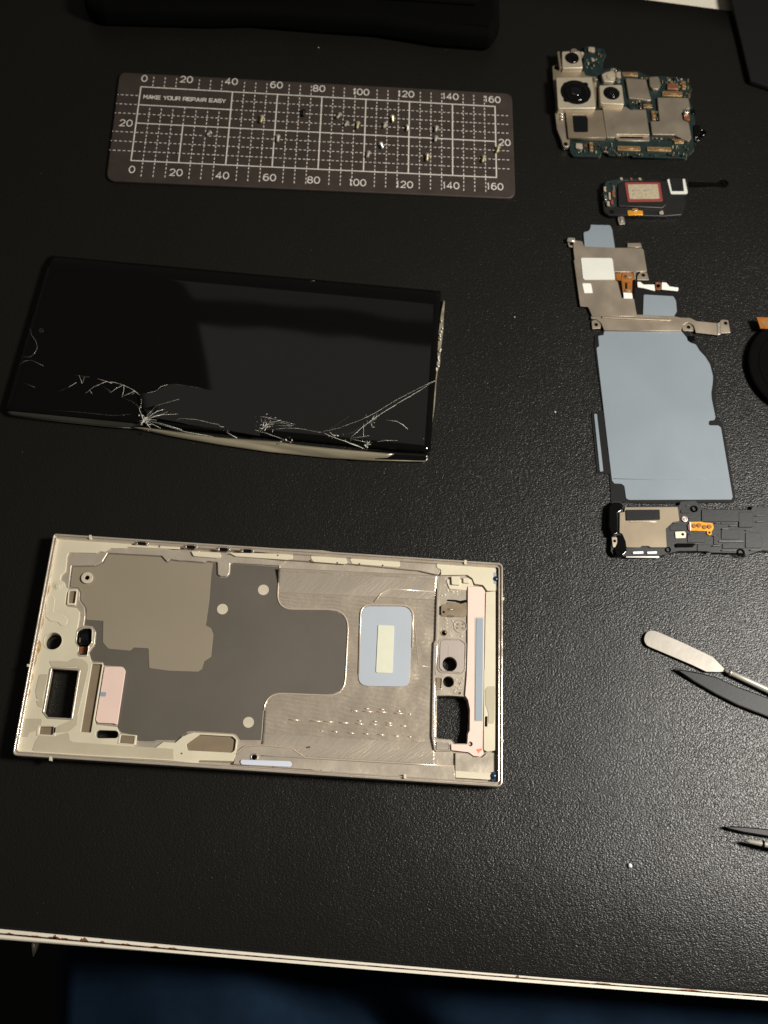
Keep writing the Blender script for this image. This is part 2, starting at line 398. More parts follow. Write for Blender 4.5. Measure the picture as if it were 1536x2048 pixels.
# ---- desk mat of black leather
def desk_pt(u, v):
    """padded mat: flat, but its last 3 cm roll down to the near edge"""
    px = lerp(-420, 1950, u); y0, y1 = edge(px), -1 + (px - 1290) * 0.133
    t = v ** 2.2; p = at(px, lerp(y0, y1, t)); dd = (p - at(px, y0)).length / MM
    if dd < 40: p.z = -3.7 * MM * (1 - dd / 40) ** 2
    return p
desk = gridmesh('desk_mat', None, desk_pt, 60, 90, 'leather', thick=4.0)
for v_ in desk.data.vertices:
    if v_.index >= 61 * 91: v_.co.z = -4.1 * MM - desk.location.z
tag(desk, 'large black grained leather desk mat under all the phone parts', 'desk mat')
dk = [at(x, edge(x) + 1.2, -3.6) for x in xs]
tube_w('piping', desk, dk, 0.0004, 'leather_edge')

# ---- dark blue cloth and the space below the table edge
def cloth(u, v):
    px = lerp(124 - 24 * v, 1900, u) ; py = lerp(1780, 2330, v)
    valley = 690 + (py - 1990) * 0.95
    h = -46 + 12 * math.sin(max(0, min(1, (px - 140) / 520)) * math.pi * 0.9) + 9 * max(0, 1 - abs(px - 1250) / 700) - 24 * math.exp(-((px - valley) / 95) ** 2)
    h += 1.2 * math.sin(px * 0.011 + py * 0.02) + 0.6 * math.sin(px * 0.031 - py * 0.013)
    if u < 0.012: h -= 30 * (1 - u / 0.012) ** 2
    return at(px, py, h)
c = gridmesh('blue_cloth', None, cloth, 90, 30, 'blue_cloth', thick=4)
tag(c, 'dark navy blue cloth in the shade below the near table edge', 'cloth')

# ---- dark things at the borders of the picture
bc = thing('black_case', 'long black case with a wavy soft edge lying across the top of the mat', 'case', 560, 20)
up = [(165, -120), (165, 2), (205, 14), (420, 20), (500, 18), (640, 30), (760, 38), (880, 58), (985, 66), (1002, 40), (1000, -160)]
slab('lower_shell', bc, up, 0, 12, 'black_rough', bev=4, r=14, res=4, smooth=True)
slab('upper_shell', bc, [(230, -140), (240, -30), (450, -24), (700, -14), (960, 4), (975, -160)], 12, 15, 'black_rough', bev=3, r=14, res=4, smooth=True)
bb = slab('black_box', None, [(1447, -90), (1462, 0), (1500, 160), (1545, 175), (1760, 190), (1760, -90)], 0, 3, 'leather_edge', bev=.6, r=6)
tag(bb, 'flat black box past the mat corner at the top right edge of the photo', 'box')
co = thing('coil_pad', 'round black pad with an orange flex tail cut off by the right edge', 'coil pad', 1590, 730)
disc('pad', co, (1603, 733), 106, 0, 3.0, 'black_rough', bev=1.2, n=56, res=3)
disc('pad_ring', co, (1603, 733), 84, 3.0, 3.2, 'black_rough', hole=60, bev=0.2, n=56)
slab('flex_tail', co, [(1513, 634), (1600, 636), (1600, 660), (1521, 657)], 3.6, 4.0, 'flex', bev=0.1)
slab('flex_strip', co, [(1522, 643), (1600, 645), (1600, 650), (1524, 648)], 4.0, 4.1, 'gold')

# ================================================================ MAGNETIC SORTING MAT
c1 = K(200, 120, 440 / 1536); c2 = K(620, 120, 440 / 1536)
def homog(src, dst):
    A = []
    for (x, y), (X, Y) in zip(src, dst):
        A.append([x, y, 1, 0, 0, 0, -X * x, -X * y, X]); A.append([0, 0, 0, x, y, 1, -Y * x, -Y * y, Y])
    n = 8
    for i in range(n):
        p = max(range(i, n), key=lambda r: abs(A[r][i])); A[i], A[p] = A[p], A[i]
        for r in range(n):
            if r != i:
                f = A[r][i] / A[i][i]
                A[r] = [a - f * b for a, b in zip(A[r], A[i])]
    h = [A[i][8] / A[i][i] for i in range(n)]
    return lambda x, y: ((h[0] * x + h[1] * y + h[2]) / (h[6] * x + h[7] * y + 1), (h[3] * x + h[4] * y + h[5]) / (h[6] * x + h[7] * y + 1))
G = homog([(0, 40), (160, 40), (160, 0), (0, 0)], [(282, 173.5), (990, 213), (993, 355), (262, 321)])
ZM = 1.3
def gw(x, y, z=ZM): return at(*G(x, y), z)
smat = thing('magnetic_mat', 'dark grey magnetic sorting mat with a white printed millimetre grid and scattered screws', 'magnetic mat', 625, 270)
slab('mat_base', smat, [(239, 144, 14), (1024, 187, 15), (1031, 397, 16), (212, 361, 16)], 0, ZM, 'mat_grey', bev=0.35, res=2)
slab('back_sheet', smat, [(240, 146, 14), (1023, 189, 15), (1029.5, 395, 16), (213.5, 359.5, 16)], -0.0, 0.35, 'black_plastic')
def line_w(a, b, wd, z=ZM):
    A, B = gw(*a, z), gw(*b, z); d = (B - A).normalized(); s = Vector((-d.y, d.x, 0)) * wd * MM / 2
    return [A + s, B + s, B - s, A - s]
def gl(a, b, wd=0.5):
    slab_w('grid_line', smat, [line_w(a, b, wd)], ZM, ZM + 0.03, 'print_white')
e = 0.25
gl((-e, 40), (160 + e, 40)); gl((-e, 0), (160 + e, 0)); gl((0, e), (0, 40 - e)); gl((160, e), (160, 40 - e))
gl((e, 20), (160 - e, 20)); gl((e, 30), (40 - e, 30))
for x in range(20, 160, 20):
    gl((x, e), (x, 20 - e))
    if x > 20: gl((x, 20 + e), (x, 40 - e))
bm = bmesh.new()
def dashes(a, b, skip=lambda x, y: False, wd=0.36):
    L_ = math.hypot(b[0] - a[0], b[1] - a[1]); k = 0.35
    while k < L_ - 0.3:
        k2 = min(k + 1.15, L_); t, t2 = k / L_, k2 / L_
        p, q = (lerp(a[0], b[0], t), lerp(a[1], b[1], t)), (lerp(a[0], b[0], t2), lerp(a[1], b[1], t2))
        if not skip((p[0] + q[0]) / 2, (p[1] + q[1]) / 2):
            lo = [v + Vector((0, 0, 0.00002)) for v in line_w(p, q, wd)]
            vs = [bm.verts.new(v) for v in lo]; bm.faces.new(vs)
        k += 2.08
for i in range(1, 32):
    x = 5 * i
    if x % 20 == 0:
        if x == 20: dashes((20, 20), (20, 30))
        continue
    dashes((x, 0), (x, 40), lambda X, Y: X < 40 and Y > 29.8)
    dashes((x, 40.3), (x, 47)); dashes((x, -0.3), (x, -9))
for y in (5, 10, 15, 25, 30, 35):
    dashes((0, y), (160, y), lambda X, Y: X < 40 and Y > 29.5)
    dashes((-0.4, y), (-9.5, y)); dashes((160.4, y), (167, y))
bmesh.ops.recalc_face_normals(bm, faces=bm.faces)
for f in bm.faces:
    if f.normal.z < 0: f.normal_flip()
me = bpy.data.meshes.new('dashed_grid'); bm.to_mesh(me); bm.free()
finish('dashed_grid', me, 'print_white', smat, Vector((0, 0, 0)), kind='stuff')
Ginv = homog([(282, 173.5), (990, 213), (993, 355), (262, 321)], [(0, 40), (160, 40), (160, 0), (0, 0)])
def arc(cx, cy, rx, ry, a0, a1, n=10):
    return [(cx + rx * math.cos(math.radians(lerp(a0, a1, k / n))), cy + ry * math.sin(math.radians(lerp(a0, a1, k / n)))) for k in range(n + 1)]
DIG = {'0': [arc(.5, .5, .5, .5, 90, 450, 20)], '1': [[(.12, .78), (.5, .98), (.5, 0)]],
 '2': [arc(.5, .7, .45, .3, 170, -35, 10) + [(.05, .02), (1, .02)]], '4': [[(1, .27), (0, .27), (.68, 1), (.68, 0)]],
 '6': [arc(.5, .32, .47, .32, 90, 450, 16), arc(.56, .52, .53, .48, 55, 185, 8)], '8': [arc(.5, .745, .4, .255, 0, 360, 16), arc(.5, .26, .48, .27, 0, 360, 16)]}
def stroke_mesh(name, strokes, x0, y0, w_, h_, wd, o0):
    bm = bmesh.new()
    for st in strokes:
        P_ = [gw(x0 + a * w_, y0 + b * h_) - o0 for a, b in st]
        closed = (P_[0] - P_[-1]).length < 1e-6
        if closed: P_ = P_[:-1]
        n = len(P_); Ls = []
        for i in range(n):
            a, b, c_ = P_[i - 1] if (i or closed) else None, P_[i], P_[(i + 1) % n] if (i < n - 1 or closed) else None
            d1 = (b - a).normalized() if a is not None else None; d2 = (c_ - b).normalized() if c_ is not None else None
            if d1 is None: d1 = d2
            if d2 is None: d2 = d1
            n1 = Vector((-d1.y, d1.x, 0)); n2 = Vector((-d2.y, d2.x, 0)); m_ = (n1 + n2)
            m_ = m_.normalized() if m_.length > .1 else n1
            k = wd * MM / 2 / max(.45, m_.dot(n1))
            up_ = Vector((0, 0, 0.00003 + 0.000004 * len(Ls) / 20 + .000003 * strokes.index(st)))
            Ls.append((bm.verts.new(b + m_ * k + up_), bm.verts.new(b - m_ * k + up_)))
        for i in range(n if closed else n - 1):
            A, B = Ls[i], Ls[(i + 1) % n]
            f = bm.faces.new((A[0], A[1], B[1], B[0])); f.normal_update()
            if f.normal.z < 0: f.normal_flip()
    me = bpy.data.meshes.new(name); bm.to_mesh(me); bm.free()
    return finish(name, me, 'print_white', smat, o0)
def number(s, px, py):
    cx_, cy_ = Ginv(px, py); wd, ht, gap = 2.25, 3.35, 0.75
    tot = sum(1.2 if c == '1' else wd for c in s) + gap * (len(s) - 1); x_ = cx_ - tot / 2
    for c in s:
        w2 = 1.2 if c == '1' else wd
        stroke_mesh('digit', DIG[c], x_, cy_ - ht / 2, w2, ht, 0.46, gw(x_, cy_)); x_ += w2 + gap
for n, (a, b) in enumerate(zip(((289, 157), (373, 159), (463, 163), (553, 170), (638, 177), (722, 184), (812, 188), (901, 193), (985, 199)), ((264, 339), (352, 345), (445, 351), (539, 355), (627, 360), (715, 365), (809, 369), (902, 371), (990, 373)))):
    number(str(20 * n), *a); number(str(20 * n), *b)
number('20', 252, 246); number('20', 1009, 285)
# slogan in squared wide capitals, stroked letter by letter
GLY = {'M': [[(0, 0), (0, 1), (.5, .35), (1, 1), (1, 0)]], 'A': [[(0, 0), (.2, 0), (.5, 1), (.62, 1), (1, 0)], [(.38, .28), (1, .28)]],
 'K': [[(0, 0), (0, 1)], [(1, 1), (.2, .52), (1, 0)]], 'E': [[(1, 1), (0, 1), (0, 0), (1, 0)], [(0, .5), (.9, .5)]],
 'Y': [[(0, 1), (.5, .5), (1, 1)], [(.5, .5), (.5, 0)]], 'O': [[(.15, 0), (0, .2), (0, .8), (.15, 1), (.85, 1), (1, .8), (1, .2), (.85, 0), (.15, 0)]],
 'U': [[(0, 1), (0, .2), (.15, 0), (.85, 0), (1, .2), (1, 1)]], 'R': [[(0, 0), (0, 1), (.85, 1), (1, .85), (1, .6), (.85, .45), (.25, .45)], [(.55, .45), (1, 0)]],
 'P': [[(0, 0), (0, 1), (.85, 1), (1, .85), (1, .5), (.85, .35), (.15, .35)]], 'I': [[(.5, 0), (.5, 1)]],
 'S': [[(1, 1), (.1, 1), (0, .85), (0, .65), (.1, .52), (.9, .48), (1, .35), (1, .15), (.9, 0), (0, 0)]]}
cx = 1.8
for ch in 'MAKE YOUR REPAIR EASY':
    if ch == ' ': cx += 1.05; continue
    wl = 0.55 if ch == 'I' else 1.45
    bm = bmesh.new()
    for st in GLY[ch]:
        for a, b in zip(st, st[1:]):
            q = line_w((cx + a[0] * wl, 33.7 + a[1] * 1.75), (cx + b[0] * wl, 33.7 + b[1] * 1.75), 0.42)
            d = (q[1] - q[0]).normalized() * 0.00015
            o0 = gw(cx, 33.7)
            vs = [bm.verts.new(p + dd - o0 + Vector((0, 0, 0.00003 + 0.000002 * len(bm.faces)))) for p, dd in zip(q, (-d, d, d, -d))]
            f = bm.faces.new(vs); f.normal_update()
            if f.normal.z < 0: f.normal_flip()
    me = bpy.data.meshes.new('letter'); bm.to_mesh(me); bm.free()
    finish('letter', me, 'print_white', smat, o0)
    cx += wl + 0.42

# ---- screws on the mat
def screw(px, py, mt, length, ang, label, hd=0.98, tilt=0.12):
    t = thing('screw', label, 'screw', px, py, ZM + 0.03, 'tiny screws on the magnetic mat')
    R_ = Matrix.Rotation(ang, 3, 'Z') @ Matrix.Rotation(math.pi / 2 - tilt, 3, 'X')
    def lat(name, prof, m, n=12):
        bm = bmesh.new(); rings = []
        for r, z in prof:
            rings.append([bm.verts.new(R_ @ Vector((r * MM * math.cos(2 * math.pi * j / n), r * MM * math.sin(2 * math.pi * j / n), z * MM))) for j in range(n)])
        for a, b in zip(rings, rings[1:]):
            for j in range(n): bm.faces.new((a[j], a[(j + 1) % n], b[(j + 1) % n], b[j]))
        bm.faces.new(rings[0][::-1]); bm.faces.new(rings[-1])
        bmesh.ops.recalc_face_normals(bm, faces=bm.faces)
        me = bpy.data.meshes.new(name); bm.to_mesh(me); bm.free()
        finish(name, me, m, t, ORG[t.name] + Vector((0, 0, 0.0009)))
    L2 = length / 2
    lat('head', [(hd * .7, -L2 - .1), (hd, -L2), (hd, -L2 + .45), (hd * .8, -L2 + .55)], 'screw_steel' if mt != 'black_steel' else mt)
    pr = []; z = -L2 + .55
    while z < L2: pr += [(.6, z), (.46, z + .16)]; z += .32
    pr.append((.3, L2 + .1)); lat('shaft', pr, 'screw_steel' if mt == 'steel' else mt)
P2 = math.pi
for a in [
 (523, 242, 'brass', 3.6, 0.0, 'brass screw just left of the 60 line in the upper half of the grid'),
 (607, 230, 'black_steel', 3.2, 0.15, 'black screw between the 60 and 80 lines, the only dark one'),
 (418, 270, 'steel', 2.2, -0.55, 'leftmost silver screw, lying alone between the 20 and 40 lines'),
 (556, 280, 'steel', 3.2, 0.1, 'silver screw just right of the 60 line in the lower half of the grid'),
 (677, 235, 'steel', 2.8, -0.35, 'silver screw highest up between the 80 and 100 lines'),
 (692, 251, 'steel', 2.4, -0.3, 'silver screw just left of the brass screw beside the 100 line'),
 (715, 254, 'brass', 3.4, 0.0, 'brass screw close left of the 100 line above the middle line'),
 (769, 254, 'steel', 2.6, -0.15, 'silver screw on the dashes midway between the 100 and 120 lines, above the middle line'),
 (785, 241, 'brass', 3.4, 0.2, 'pale brass screw highest up between the 100 and 120 lines'),
 (815, 259, 'steel', 2.8, 0.1, 'silver screw lying on the 120 line above the middle line'),
 (872, 261, 'steel', 2.6, -0.05, 'silver screw above the middle line, upper of the close pair before the 140 line'),
 (871, 281, 'steel', 2.4, -0.1, 'silver screw below the middle line, lower of the close pair before the 140 line'),
 (763, 294, 'steel', 2.8, 0.45, 'shiny silver screw between the 100 and 120 lines, the upper one below the middle line'),
 (736, 312, 'steel', 2.8, -0.1, 'silver screw just right of the 100 line near the bottom of the grid'),
 (854, 318, 'brass', 3.6, 0.05, 'bright brass screw between the 120 and 140 lines near the bottom of the grid'),
 (966, 321, 'brass', 3.4, -0.12, 'dull brass screw left of the right grid border near the bottom'),
 (995, 302, 'brass', 3.4, -0.12, 'rightmost brass screw lying on the right border under the side number 20')]:
    screw(*a)

# ================================================================ PHONE MIDDLE FRAME
f1 = K(10, 1050, 350 / 1536); f2 = K(10, 1280, 350 / 1536); f3 = K(340, 1070, 360 / 1536)
f4 = K(340, 1300, 360 / 1536); f5 = K(680, 1090, 350 / 1536); f6 = K(680, 1330, 350 / 1536)
def p1(f, x, y): return f((x, y))[0]
fr = thing('phone_frame', 'bare champagne metal phone mid frame with grey film, pink tape and open camera holes', 'phone frame', 515, 1320)
ZF, ZL, ZR = 3.0, 4.4, 6.0          # floor, ledge, rim heights (mm)
CORN = [(106.5, 1066.5), (1006, 1126), (1005, 1574), (24, 1510.5)]
def inset(d, c=CORN):
    out = []
    n = len(c)
    for i in range(n):
        a, b, e = Vector(c[i - 1]), Vector(c[i]), Vector(c[(i + 1) % n])
        n1 = (b - a).normalized(); n2 = (e - b).normalized()
        n1 = Vector((-n1.y, n1.x)); n2 = Vector((-n2.y, n2.x))
        k = (n1 + n2).normalized(); out.append(tuple(b + k * d / k.dot(n1)))
    return out
def framed(d, rr):
    q = inset(d); return [(*q[0], rr * .7), (*q[1], rr), (*q[2], rr), (*q[3], rr * .8)]
# through holes
H_cam = ('c', p1(f1, 420, 1018), 17.6)
win = f2((412, 250), (642, 268), (578, 687), (372, 676), (342, 634))
slot = f2((800, 806, 6), (826, 790, 8), (975, 796, 8), (994, 815, 6), (990, 850, 8), (970, 862, 8), (815, 862, 8), (797, 845, 8))
key = f1((690, 908, 20), (748, 908, 20), (760, 925, 12), (756, 1030, 12), (730, 1062, 10), (722, 1135, 12), (700, 1140, 10), (655, 1140, 10), (640, 1120, 10), (650, 1062, 10), (625, 1035, 12), (638, 930, 20))
speak = f6((848, 268), (960, 268), (1090, 276), (1118, 310), (1132, 390), (1128, 570), (1116, 600), (1114, 690), (1008, 690), (980, 655), (855, 645), (832, 625))
h1 = ('c', p1(f5, 962, 1045), 14.6); h2 = ('c', p1(f6, 951, 147), 11.0); h3 = ('c', p1(f6, 1143, 693), 4.6); h4 = ('c', p1(f5, 913, 772), 4.8)
h5 = ('c', p1(f1, 719, 460), 4.6); h6 = ('c', p1(f4, 718, 914), 5.4)
slit = f6((1272, 450), (1295, 450), (1292, 542), (1270, 540))
def hole(h, z, grow=0.0, n=28):
    if h[0] == 'c': return circ(h[1][0], h[1][1], h[2] + grow, n, z)
    return [at(p[0], p[1], z) for p in rounded(h, 2.0)]
ALLH = [H_cam, win, slot, key, speak, h1, h2, h3, h4, h5, h6, slit]
def plate(name, parent, pts, z0, z1, m, holes=(), bev=0.0, r=0.0, grow=0.0, **k):
    lo = [[at(p[0], p[1], z1) for p in rounded(pts, r)]] + [hole(h, z1, grow) for h in holes]
    return slab_w(name, parent, lo, z0, z1, m, bev, **k)
base = plate('chassis', fr, framed(4, 6), 0.9, ZF, 'champagne', ALLH)
def ring(name, d0, d1, z0, z1, m, bev, rr):
    lo = [[at(p[0], p[1], z1) for p in rounded(framed(d0, rr), 0, 6)], [at(p[0], p[1], z1) for p in rounded(framed(d1, max(rr - (d1 - d0), 3)), 0, 6)]]
    return slab_w(name, fr, lo, z0, z1, m, bev, res=3, smooth=False)
ring('outer_rim', 0, 3.6, 0.0, ZR, 'rim_metal', 0.28, 11)
ring('rim_groove', 3.5, 6.4, 0.0, ZR - 0.9, 'champagne', 0.05, 8)
ring('inner_rim', 6.3, 9.0, 0.0, ZR - 0.45, 'rim_metal', 0.18, 7)
# graphite film boundary (shared by film, chamfer and ledge)
FILM = (f1((905, 252), (1370, 277, 6), (1400, 312, 6), (1425, 330), (1450, 308), (1536, 320)) + f3((130, 226), (290, 240), (320, 229), (396, 241), (400, 340, 8), (430, 362, 6), (490, 362, 8), (515, 330, 6), (520, 250))
 + f3((540, 246), (930, 272, 2), (906, 638, 46), (1522, 642, 62)) + f4((1483, 386, 56), (808, 360, 56), (775, 770), (600, 768, 4), (570, 722, 6), (540, 712, 3), (200, 692), (150, 695, 6), (100, 735), (42, 770, 4))
 + f2((1335, 878, 3), (1300, 890, 3), (1165, 886, 4), (1150, 838, 6), (1020, 810, 4), (988, 772, 4), (1052, 300), (1045, 235, 8), (872, 222, 3), (865, 195, 5), (775, 188, 4), (745, 150, 6), (745, 112, 6), (795, 45, 6), (805, -70, 10)) + f1((770, 888, 8), (700, 880), (712, 800, 10), (705, 720, 14), (660, 660, 4), (664, 590, 10), (640, 553, 6), (568, 546, 3), (590, 365, 4), (790, 363, 8), (862, 330, 8)))
plate('graphite_film', fr, FILM, ZF + 0.01, ZF + 0.08, 'graphite', [h5])
TAN = (f1((907, 256), (1368, 281, 6), (1398, 316, 6), (1425, 334), (1452, 312), (1536, 324)) + f3((130, 230), (290, 244), (320, 233), (366, 241), (352, 330), (335, 560), (305, 772, 4), (350, 795, 5), (370, 850), (350, 1040, 3), (290, 1080, 3), (272, 1152)) + f4((268, 165, 4), (240, 185, 3), (0, 178))
 + f1((1265, 1256, 4), (1258, 1082, 3), (1130, 1075, 4), (1098, 1103, 5), (905, 1086, 14), (858, 1030, 10), (862, 842, 2), (712, 832), (716, 745), (706, 715, 14), (663, 658, 4), (668, 592, 10), (642, 549, 6), (573, 542, 3), (594, 369, 4), (791, 367, 8), (866, 333, 8)))
plate('tan_film', fr, TAN, ZF + 0.085, ZF + 0.22, 'tan_film', [h5], bev=0.04)
disc('washer', fr, p1(f1, 719, 462), 12, ZF + 0.23, ZF + 0.9, 'pale_sticker', hole=4.8, bev=0.15)
for q in (p1(f3, 796, 468), p1(f3, 447, 632), p1(f4, 669, 617)):
    disc('round_sticker', fr, q, 11, ZF + 0.09, ZF + 0.2, 'pale_sticker', bev=0.04)
# camera end ledge: metal chamfer below, cream coat above
CH = (f1((446, 165), (520, 118), (1000, 140)) + f3((130, 140), (500, 165), (1000, 225)) + f3((930, 262), (540, 239), (513, 244), (508, 328), (488, 352), (432, 352), (407, 336), (404, 232), (318, 222), (290, 232), (130, 219)) +
 f1((1536, 312), (1450, 300), (1425, 322), (1406, 306), (1376, 270), (903, 244), (856, 322), (788, 355), (584, 357), (560, 552), (636, 560), (657, 592), (652, 662), (698, 724), (704, 800), (693, 887), (765, 896), (797, 935), (788, 1040), (738, 1110), (738, 1152), (770, 1195), (858, 1202)) +
 f2((866, 230), (790, 700), (800, 735), (940, 752), (990, 790), (1016, 818), (1142, 845), (1158, 894), (1302, 898), (1340, 887)) + f4((45, 779), (105, 743), (152, 703), (200, 700), (538, 720), (563, 728), (596, 776), (774, 778), (640, 830), (560, 960), (0, 940)) + [inset(7)[3]])
PK = [f1((565, 585), (622, 583), (608, 682), (556, 680)), f2((310, 760), (424, 762), (416, 832), (300, 826)), f2((1022, 838), (1132, 846), (1122, 908), (1012, 900)), f4((255, 722, 3), (530, 738, 5), (562, 765, 5), (550, 855, 8), (525, 875, 5), (150, 856, 5), (138, 805, 5)), f2((765, 210), (852, 212), (752, 812), (665, 806))]
plate('chamfer_step', fr, CH, ZF + 0.25, ZF + 0.75, 'champagne', [H_cam, win, slot, key] + PK, bev=0.25, r=2)
CR = (f1((455, 120, 6), (1000, 150)) + f1((1536, 178), (1536, 208), (1080, 193, 3), (1050, 205, 3), (925, 205, 4), (868, 235, 4), (830, 232, 4), (800, 246, 3), (562, 241, 6), (545, 268, 6), (533, 405, 8), (495, 440, 4), (485, 482, 4), (520, 500, 8), (532, 545, 6), (560, 560, 3), (540, 598, 3), (528, 690, 6), (545, 716, 4), (625, 726, 6), (654, 760, 6), (652, 820, 8), (636, 900, 8), (624, 1040, 8), (640, 1062), (632, 1120), (655, 1150, 5), (722, 1152, 5), (738, 1110)) +
 f2((760, 205, 6), (858, 200, 3), (862, 222), (785, 700), (795, 745), (985, 765), (1000, 800), (1010, 835), (1010, 905), (1130, 918), (1132, 934), (1310, 950), (1390, 893)) + f4((45, 790), (110, 735), (200, 702), (542, 722), (575, 768), (562, 890), (540, 950, 4), (250, 938), (240, 965), (0, 945)) + f2((1300, 1050)) + [inset(7)[3], inset(7)[0]])
# a single clean ledge outline made of the camera end and the lower strip
plate('cream_ledge', fr, CR, ZF + 0.75, ZL, 'cream', [H_cam, win, slot] + PK[1:], bev=0.14, grow=1.0)
for i, q in enumerate(PK):
    plate('pocket_pad', fr, q, ZF + 0.26, ZF + 0.62, 'brown_pad', r=1.5, bev=0.05)
for q in (PK[0], PK[1], PK[2]):
    c_ = sum((Vector(p[:2]) for p in q), Vector((0, 0))) / len(q)
    big = [tuple(c_ + (Vector(p[:2]) - c_) * 1.45) for p in q]; sm = [tuple(c_ + (Vector(p[:2]) - c_) * 1.08) for p in q]
    plate('pocket_frame', fr, big, ZF + 0.62, ZL + 0.12, 'cream', [sm], bev=0.16, r=2)
plate('pocket_pad', fr, PK[2], ZL, ZL + 0.06, 'brown_pad', r=1.5)
# raised details of the cream coat
disc('boss', fr, p1(f1, 462, 530), 9.5, ZL, ZL + 0.15, 'cream', bev=0.1); disc('boss', fr, p1(f1, 460, 533), 5, ZL + 0.15, ZL + 0.4, 'cream', bev=0.15)
plate('raised_patch', fr, f1((360, 632, 8), (428, 625, 10), (438, 650, 8), (424, 770, 6), (500, 782, 10), (552, 825, 12), (540, 878, 12), (495, 885, 10), (462, 852, 8), (400, 846, 14), (350, 800, 14)), ZL, ZL + 0.18, 'cream', bev=0.1)
plate('clear_patch', fr, f2((300, 300, 8), (380, 300, 3), (332, 528, 3), (275, 515, 10), (268, 440, 12)), ZL, ZL + 0.14, 'adhesive', bev=0.06)
plate('clear_patch', fr, f2((270, 530, 6), (330, 528, 3), (340, 595, 6), (290, 588, 12)), ZL + 0.0, ZL + 0.10, 'adhesive', bev=0.05)
plate('clear_patch', fr, f2((385, 182, 4), (470, 182, 6), (550, 190, 10), (600, 160, 14), (680, 165, 20), (728, 200, 20), (735, 250, 20), (640, 660, 30), (640, 740, 20), (560, 805, 20), (430, 815, 10), (420, 835, 4), (430, 770), (590, 700), (655, 270), (640, 235), (410, 235)), ZL, ZL + 0.12, 'adhesive', bev=0.06)
plate('clear_patch', fr, f2((150, 690, 12), (330, 690, 20), (318, 745, 8), (292, 790, 8), (215, 815, 8), (205, 850, 8), (120, 850, 4)), ZL, ZL + 0.09, 'adhesive', bev=0.05)
plate('clear_patch', fr, f2((265, 890, 14), (300, 838, 6), (420, 848, 4), (565, 806, 10), (570, 880, 8), (600, 895), (1000, 925), (1480, 955), (1480, 1050), (235, 975, 6)), ZL, ZL + 0.09, 'adhesive', bev=0.05)
a_, b_ = Vector(inset(9.2)[0]), Vector(inset(9.2)[3]); rs_ = random.Random(4)
L1 = [tuple(a_.lerp(b_, t / 40)) for t in range(6, 33)]
L2_ = [(p[0] + rs_.choice((1.2, 2, 3, 4.5, 6)) * (1.4 if 13 < i < 24 else .8), p[1]) for i, p in enumerate(L1)]
plate('stain', fr, L1 + L2_[::-1], ZL - 0.02, ZL + 0.03, 'cream_stain', r=1)
tube('dirt_line', fr, [(p[0] + .6, p[1]) for p in L1], ZL + 0.05, 0.00016, 'cream_stain')
disc('tube_wall', fr, H_cam[1], 19.5, 1.0, ZL + 0.12, 'cream', hole=17.7, bev=0.1)
slab('lens_cover', fr, [(H_cam[1][0] + 17 * math.cos(a * .2618), H_cam[1][1] + 17 * math.sin(a * .2618)) for a in range(24)], 0.3, 0.8, 'black_gloss')
plate('window_frame', fr, f2((392, 252, 5), (412, 236, 4), (648, 246, 5), (664, 262, 5), (594, 686, 4), (580, 702, 3), (372, 690, 3), (328, 636, 3)), ZL - 0.3, ZL + 0.25, 'cream_stain' if 0 else 'champagne', [win], bev=0.15)
lo_ = rounded(key, 2)
kc = sum((Vector(p) for p in lo_), Vector((0, 0))) / len(lo_)
plate('keyhole_frame', fr, [tuple(kc + (Vector(p) - kc) * 1.16) for p in lo_], ZF + 0.7, ZL + 0.1, 'champagne', [key], bev=0.12)
kb = f1((650, 918, 12), (740, 918, 12), (742, 1040, 12), (705, 1055), (640, 1045, 8))
plate('sensor_block', fr, kb, 0.4, ZF + 0.3, 'black_gloss', bev=0.3)
plate('sensor_window', fr, f1((672, 950, 5), (728, 950, 5), (728, 1012, 5), (668, 1014, 5)), ZF + 0.3, ZF + 0.42, 'lens_glass', bev=0.08)
plate('sensor_contact', fr, f1((652, 990), (664, 990), (662, 1030), (650, 1030)), ZF + 0.3, ZF + 0.5, 'solder')
plate('sensor_tail', fr, f1((655, 1068), (718, 1068), (712, 1132, 4), (648, 1132, 4)), 0.4, ZF - 0.6, 'copper')
# pink tape at the camera end
plate('pink_pad', fr, f2((876, 232), (1032, 234, 14), (1058, 266, 14), (986, 746, 4), (950, 732, 6), (812, 726, 8), (795, 700, 6)), ZF + 0.3, ZF + 0.9, 'pink', bev=0.12)
plate('grey_spot', fr, f2((838, 455, 3), (890, 458, 3), (882, 498, 3), (835, 494, 3)), ZF + 0.905, ZF + 0.93, 'blue_grey')
# --- battery channel: swept profile with concave sides
def chan(v):
    """profile across the frame, v 0 (top rim) .. 1 (bottom rim): height above floor, mm"""
    if v < 0.125:
        t = v / 0.125; return 1.55 * (1 - math.sin(t * math.pi / 2)) 
    if v > 0.885:
        t = (v - 0.885) / 0.115
        return 1.35 * (1 - math.cos(min(t, 1) * math.pi / 2))
    return 0.0
CQ = [(559, 1136), (876, 1151), (873, 1532), (519, 1512)]
def chan_pt(u, v):
    px, py = quad(CQ, u, v)
    px += (0 if v < .22 or v > .66 else 0)
    return at(px, py, ZF + 0.03 + chan(v) + 0.02 * math.sin(u * 40 + v * 25))
